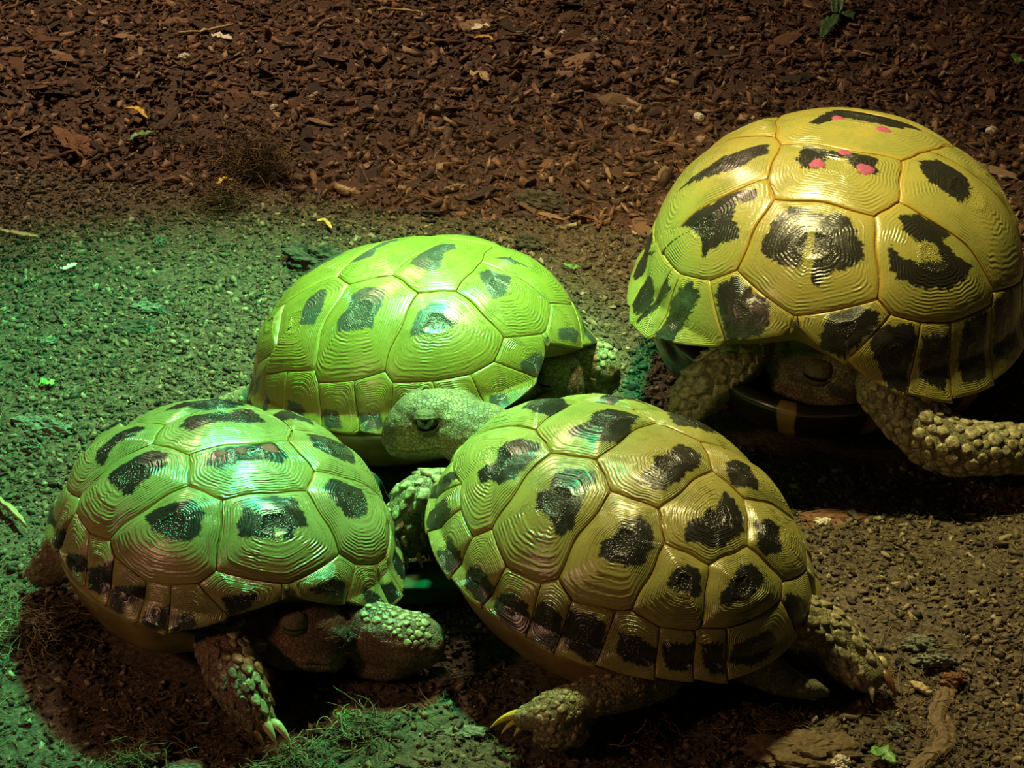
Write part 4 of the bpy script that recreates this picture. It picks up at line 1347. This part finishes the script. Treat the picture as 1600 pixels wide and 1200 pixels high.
def place_single(kind, xs_, ys_, sizes, parent, tilt):
    z, _ = ground_z(xs_, ys_)
    for i in range(len(xs_)):
        o = bpy.data.objects.new(kind, protos[kind][int(rng.integers(0, 10))])
        COL.objects.link(o); o.parent = parent
        s_ = sizes[i]
        o.location = (xs_[i], ys_[i], z[i] + s_ * .15)
        o.scale = (s_ * rng.uniform(.8, 1.3), s_ * rng.uniform(.7, 1.1), s_ * rng.uniform(.7, 1.1))
        o.rotation_euler = (rng.normal(0, tilt), rng.normal(0, tilt), rng.uniform(0, 6.28))


place_single('soil_crumb', x, y, s * .5, ground, .3)
# bark mulch
x, y = scatter(95000, False, 220, -.52, .52, -.33, .72)
s = .0009 + .0042 * rng.random(len(x)) ** 3.5
joined('bark_pieces', pieces(x, y, s * rng.uniform(1.0, 2.6, len(x)), s, s * rng.uniform(.15, .55, len(x)), .75, .6, .45), mulch, M['chip'])
x, y = scatter(2500, False)
x, y = x[:295], y[:295]
place_single('bark_chip', x, y, rng.uniform(.0040, .0085, len(x)), mulch, .3)
# fibres
x, y = scatter(42000, True, 120, -.48, .48, -.36)
z, _ = ground_z(x, y)
fibres('soil_fibres', x, y, z + .0012, rng.uniform(.004, .013, len(x)), rng.uniform(.00010, .00024, len(x)), ground, M['fibre'], 1.2, .16)
x, y = scatter(4500, False)
z, _ = ground_z(x, y)
fibres('mulch_fibres', x, y, z + .003, rng.uniform(.006, .022, len(x)), rng.uniform(.00015, .00040, len(x)), mulch, M['rootf'], 1.4, .15)


# ------------------------------------------------------------------ things lying about
def gz(p):
    return float(ground_z(np.array([p[0]]), np.array([p[1]]))[0][0])


def lump(name, px, py, r, mat, label, cat, flat=.6, stretch=1.0, rot_=0.0, seed=1, rough=.7, group=None, sink=.55):
    p = W(px, py, 0); p[2] = gz(p)
    V, F = lump_mesh(seed, flat=flat, rough=rough)
    V = V * r; V[:, 0] *= stretch
    c, s_ = math.cos(rot_), math.sin(rot_)
    V = np.stack([V[:, 0] * c - V[:, 1] * s_, V[:, 0] * s_ + V[:, 1] * c, V[:, 2]], 1)
    o = mesh_obj(name, V, F, mat, None, False)
    o.location = (p[0], p[1], p[2] + r * flat * (1 - sink))
    tag(o, label, cat, group)
    return o


M['pale'] = simple('pale_grit', (.62, .58, .48), .7, .2, 900)
M['greybit'] = simple('grey_stone', (.13, .14, .10), .85, .5, 500, .3, .0012)
M['clod'] = simple('dark_clod', (.060, .052, .036), .85, .4, 500, .3, .0010)
M['barkpiece'] = simple('bark_piece', (.15, .065, .028), .75, .4, 400, .35, .0010)
M['leafgreen'] = simple('green_leaf', (.10, .26, .045), .45, .3, 500)
M['leafdark'] = simple('dark_green_leaf', (.035, .085, .022), .5, .3, 400)
M['sprout'] = simple('yellow_shoot', (.55, .36, .03), .4, .25, 400)
M['straw'] = simple('straw', (.34, .26, .12), .6, .3, 500)
M['slab'] = simple('smooth_slab', (.035, .06, .03), .9, .15, 120, .15)
M['root'] = simple('dry_root', (.13, .090, .045), .75, .35, 500, .35, .0010)

for i, (px, py, r, lb) in enumerate([
    (288, 88, .0040, 'round white grain of perlite in the upper left mulch'),
    (427, 161, .0029, 'small round white grain in the mulch above the root clump'),
    (1092, 182, .0036, 'white grain on the mulch just left of the biggest tortoise shell'),
    (1552, 187, .0034, 'white grain on the mulch to the right of the pink dotted shell'),
    (880, 38, .0028, 'pale grain near the top edge in the middle of the mulch'),
    (152, 545, .0000, ''),
]):
    if r: lump('white_grain', px, py, r, M['pale'], lb, 'grain', .8, 1.1, i, 20 + i, .25)
for i, (px, py, r, fl, st, m_, lb, ct) in enumerate([
    (492, 408, .0125, .55, 1.35, 'clod', 'large dark clod of earth behind the middle tortoise', 'clod'),
    (840, 318, .0100, .5, 1.25, 'clod', 'smooth dark stone lying at the edge of the mulch', 'stone'),
    (824, 392, .0065, .7, 1.1, 'clod', 'dark round clod behind the right end of the middle shell', 'clod'),
    (218, 512, .0060, .5, 1.6, 'clod', 'oblong dark lump on the green lit soil at left', 'clod'),
    (232, 484, .0055, .5, 1.8, 'greybit', 'oblong grey stone on the green lit soil at left', 'stone'),
    (118, 212, .0110, .35, 2.3, 'barkpiece', 'long brown bark chunk lying aslant in the upper left mulch', 'bark'),
    (148, 272, .0042, .7, 1.2, 'barkpiece', 'small tan crumb on the soil edge at upper left', 'crumb'),
    (250, 382, .0042, .7, 1.0, 'greybit', 'pale green lit pebble left of the root clump', 'pebble'),
    (75, 541, .0040, .5, 1.3, 'greybit', 'flat pebble on the green soil near the left edge', 'pebble'),
    (234, 514, .0038, .8, 1.0, 'greybit', 'small upright pebble beside the oblong lump', 'pebble'),
    (70, 668, .0075, .45, 1.8, 'greybit', 'long flat stone at the left edge above the left tortoise', 'stone'),
    (50, 700, .0040, .7, 1.0, 'greybit', 'round pebble just under the long flat stone', 'pebble'),
    (1308, 792, .0085, .25, 2.4, 'barkpiece', 'flat brown bark strip right of the front right shell', 'bark'),
    (1440, 1012, .0048, .6, 1.3, 'greybit', 'grey pebble on the soil beyond the right hind foot', 'pebble'),
    (1462, 1031, .0055, .6, 1.4, 'greybit', 'larger pale pebble beyond the right hind foot', 'pebble'),
    (1405, 1125, .0040, .5, 1.3, 'greybit', 'grey pebble below the hind claws at lower right', 'pebble'),
    (1492, 1060, .0045, .7, 1.1, 'barkpiece', 'rough brown crumb at the head of the dry root', 'crumb'),
    (1312, 1182, .0042, .7, 1.0, 'pale', 'small pale stone at the bottom right of the frame', 'stone'),
    (1252, 1165, .0135, .30, 1.5, 'root', 'flat crusty slab of earth under the tail at lower right', 'clod'),
    (705, 1055, .0060, .5, 1.5, 'greybit', 'mossy green lit stone between the two front tortoises', 'stone'),
    (725, 1138, .0045, .3, 1.6, 'greybit', 'flat green lit stone left of the hind claws', 'stone'),
    (284, 1188, .0068, .3, 1.2, 'greybit', 'flat angular stone at the bottom left edge', 'stone'),
    (1285, 808, .0030, .5, 1.2, 'pale', 'small yellow chip beside the flat bark strip', 'chip'),
]):
    lump({'clod': 'earth_clod', 'stone': 'stone', 'bark': 'bark_chunk', 'crumb': 'crumb', 'pebble': 'pebble', 'chip': 'wood_chip'}[ct],
         px, py, r, M[m_], lb, ct, fl, st, [0, .2, 0, .3, -.1, -1.0, 0, 1.2, .2, 1.3, -.3, 0, .35, 0, 0, 0, 0, .6, 0, .1, 0, .5, 0][i], 40 + i)


def strip(name, pts, width, mat, label, cat, thick=.0006, lift=.003, parent=None, wave=.25):
    """a curled leaf or shoot with real thickness, along picture points"""
    P = []
    for p in pts:
        q = W(p[0], p[1], 0); q[2] = gz(q) + lift + (p[2] if len(p) > 2 else 0); P.append(q)
    S = spline(P, 6); T = np.gradient(S, axis=0); T /= np.linalg.norm(T, axis=1)[:, None]
    side = np.cross(T, [0, 0, 1.0]); side /= np.linalg.norm(side, axis=1)[:, None]
    n = len(S); w = width * np.sin(np.linspace(.22, np.pi - .10, n)) ** .8 * rng.uniform(.65, 1.25, n)
    S[:, 2] += rng.normal(0, width * .18, n); S[:, :2] += rng.normal(0, width * .12, (n, 2))
    V = []
    for i in range(n):
        for k in (-1, -.5, 0, .5, 1):
            V.append(S[i] + side[i] * w[i] * k + np.array([0, 0, abs(k) * w[i] * wave]))
        for k in (1, .5, 0, -.5, -1):
            V.append(S[i] + side[i] * w[i] * k + np.array([0, 0, abs(k) * w[i] * wave - thick]))
    F = []
    for i in range(n - 1):
        for k in range(10):
            F.append((i * 10 + k, i * 10 + (k + 1) % 10, (i + 1) * 10 + (k + 1) % 10, (i + 1) * 10 + k))
    F.append(tuple(range(10))[::-1]); F.append(tuple(range((n - 1) * 10, n * 10)))
    b = S.mean(0); b[2] = gz(b)
    o = mesh_obj(name, V, F, mat, parent, True, origin=b if parent is None else None)
    if parent is None:
        o.location = b
        tag(o, label, cat)
    return o


strip('leaf_scrap', [(200, 222), (222, 214), (245, 209)], .0028, M['leafgreen'], 'bright green leaf scrap on the mulch at upper left', 'leaf', lift=.006)
strip('yellow_shoot', [(496, 354), (508, 353), (519, 362)], .0016, M['sprout'], 'small curled yellow shoot on soil behind the middle tortoise', 'shoot', lift=.004)
strip('yellow_shoot', [(196, 163), (214, 165), (230, 178)], .0020, M['sprout'], 'yellow curled shoot on the mulch above the green scrap', 'shoot', lift=.006)
strip('yellow_shoot', [(340, 312), (352, 300), (366, 296)], .0018, M['sprout'], 'yellow shoot bent over in front of the root clump', 'shoot', lift=.010)
strip('yellow_shoot', [(742, 62), (758, 58), (770, 68)], .0020, M['sprout'], 'yellow curled shoot near the top middle of the mulch', 'shoot', lift=.006)
strip('pale_leaf', [(332, 60), (345, 56), (362, 64)], .0042, M['pale'], 'crumpled whitish leaf piece near the upper left', 'leaf', lift=.006)
strip('pale_leaf', [(738, 52), (752, 44), (766, 46)], .0035, M['pale'], 'whitish flake behind the yellow shoot near the top middle', 'leaf', lift=.007)
strip('pale_leaf', [(735, 122), (750, 116), (762, 124)], .0038, M['straw'], 'tan flake in the mulch below the top middle shoot', 'leaf', lift=.006)
strip('leaf_scrap', [(1582, 100), (1592, 106), (1602, 104)], .0035, M['leafgreen'], 'green leaf scrap at the right edge of the mulch', 'leaf', lift=.006)
strip('leaf_scrap', [(1362, 1176), (1380, 1172), (1400, 1188)], .0040, M['leafgreen'], 'crumpled green leaf at the bottom right', 'leaf', lift=.004)
strip('leaf_scrap', [(880, 424), (895, 427), (908, 426)], .0018, M['leafgreen'], 'tiny green leaf scrap on soil right of the middle shell', 'leaf', lift=.003)
strip('leaf_scrap', [(525, 1120), (535, 1118), (545, 1124)], .0024, M['leafgreen'], 'small green leaf on the soil below the left tortoise head', 'leaf', lift=.003)
strip('leaf_scrap', [(96, 434), (110, 430), (124, 426)], .0020, M['pale'], 'pale stem piece on the green lit soil at far left', 'leaf', lift=.003)
strip('leaf_scrap', [(60, 610), (74, 608), (86, 612)], .0030, M['leafgreen'], 'light green flat leaf at left above the left tortoise', 'leaf', lift=.003)
strip('twig', [(1322, 788), (1332, 798), (1342, 812)], .0014, M['clod'], 'short dark twig right of the front right shell', 'twig', .0018, .003)
strip('twig', [(-6, 786), (16, 806), (42, 832)], .0013, M['straw'], 'thick pale green stem poking in from the left edge', 'stem', .0020, .006)
strip('twig', [(280, 60), (320, 50), (365, 38)], .0012, M['straw'], 'long thin straw in the upper left mulch', 'straw', .0014, .006)
strip('twig', [(590, 24), (625, 14), (662, 16)], .0012, M['straw'], 'long bent straw at the top of the mulch', 'straw', .0014, .006)
strip('twig', [(0, 372), (30, 378), (62, 384)], .0018, M['straw'], 'brown twig on the soil at the left edge', 'twig', .0018, .003)
strip('twig', [(1425, 1065), (1440, 1074), (1455, 1084)], .0020, M['straw'], 'short tan wood splinter beside the dry root', 'splinter', .0016, .003)

# green seedling at the top
pl = empty('seedling', W(1312, 40, 0)); pl.location.z = gz(np.array(pl.location))
tag(pl, 'dark green seedling growing at the top edge of the mulch', 'plant')
for pts in ([(1308, 30, .004), (1294, 44, .004), (1284, 60, .0)], [(1312, 28, .004), (1328, 34, .006), (1340, 36, .002)], [(1306, 26, .004), (1316, 8, .012), (1330, -6, .018)], [(1306, 28, .004), (1298, 10, .010), (1284, 0, .014)]):
    lf = strip('leaf', pts, .0050, M['leafdark'], None, None, .0006, .004, parent=pl, wave=.3)
    for v in lf.data.vertices: v.co -= pl.location
# clumps of roots
for i, (px, py, rad, nf, lb, mt) in enumerate([
    (394, 262, .021, 420, 'clump of fine dark roots standing on the soil edge', 'rootf'),
    (352, 322, .015, 260, 'smaller tangled root clump in front of the standing one', 'rootf'),
    (985, 1128, .015, 190, 'loose tangle of brown root hairs below the front right shell', 'rootf'),
    (455, 1186, .013, 220, 'yellow brown straw tuft at the claws of the left tortoise', 'fibre'),
    (1212, 1118, .010, 130, 'little tuft of fibres below the tail of the front right tortoise', 'fibre'),
    (60, 985, .018, 260, 'shaggy fibrous lump at the left edge under the left shell', 'fibre'),
    (225, 1170, .014, 160, 'low fibrous tuft on the bottom left soil', 'fibre'),
    (560, 1140, .011, 140, 'thin fibre tuft between the straw tuft and green soil', 'fibre'),
    (272, 215, .013, 110, 'curled brown root ends on the mulch beside the green scrap', 'rootf'),
]):
    p = W(px, py, 0); p[2] = gz(p)
    rt = tag(empty('root_clump', p), lb, 'roots')
    V, F = lump_mesh(70 + i, flat=.45)
    V = V * rad * .62; V[:, 2] += rad * .12
    mesh_obj('earth_core', V, F, M['clod' if mt == 'rootf' else 'soil'], rt)
    x = rng.normal(0, rad * .40, nf); y = rng.normal(0, rad * .35, nf); z = np.abs(rng.normal(rad * (.45 if i == 0 else .25), rad * (.35 if i == 0 else .2), nf))
    fibres('root_hairs', x, y, z, rng.uniform(.5, 1.5, nf) * rad, rng.uniform(.00016, .00040, nf), rt, M[mt], 2.6, .5, 8)
# dry root at the lower right, ribbed
p0 = W(1455, 1110, 0); p0[2] = gz(p0)
rt = tag(empty('dry_root', p0), 'ribbed dry root half sunk in the soil at lower right', 'root')
for i, (dx, dy, r) in enumerate([(0, 0, .0030), (7, 3, .0019), (-8, -2, .0020), (4, 8, .0016), (13, 0, .0013), (-14, 4, .0012)]):
    pts = []
    for k, (px, py) in enumerate([(1482, 1062), (1474, 1090), (1466, 1118), (1478, 1150), (1452, 1178), (1418, 1206)]):
        q = W(px + dx + 3 * math.sin(k * 2 + i), py + dy, 0); q[2] = gz(q) + .0002; pts.append(q - p0)
    V, F = tube(pts, [r * .6, r, r * 1.1, r * 1.2, r * 1.1, r * .8], n=10, m=12)
    V = V + noise3(V, 300, i)[:, None] * .0022 + noise3(V, 900, i)[:, None] * .0010
    mesh_obj('root_strand', V, F, M['root'], rt, False)
x = rng.normal(0, .006, 120); y = rng.normal(0, .014, 120)
fibres('root_hairs', x, y, np.full(120, .001), rng.uniform(.006, .02, 120), rng.uniform(.00015, .0003, 120), rt, M['rootf'], 2.0, .25, 6)
# the plain slab showing between the two shells in front
c = (W(622, 890, .006) + W(700, 890, .006) + W(622, 934, 0) + W(700, 934, 0)) / 4
bx = W(700, 912, .0)[0] - W(610, 912, 0)[0]
V = BOX * np.array([bx / 2 * 1.3, .0100, .0045])
ob = mesh_obj('stone_slab', V, BOXF[:, ::-1], M['slab'], None, False)
md = ob.modifiers.new('b', 'BEVEL'); md.width = .0012; md.segments = 3
ob.location = (c[0], c[1], .0035)
ob.rotation_euler = (0, 0, .02)
tag(ob, 'smooth flat slab between the two front tortoises below the raised claws', 'slab')

# ------------------------------------------------------------------ the animals
make_tortoise('FR', 'tortoise at front right, head stretched left, high knobbly olive shell with black blotches', sp_FR)
make_tortoise('BL', 'tortoise at front left, head tucked under the rim, three faded red marks on its shell', sp_BL)
make_tortoise('BM', 'green lit tortoise behind the two front ones, its head drawn in at right', sp_BM)
make_tortoise('BR', 'largest tortoise at back right, smooth yellow dome with five pink paint dots', sp_BR)
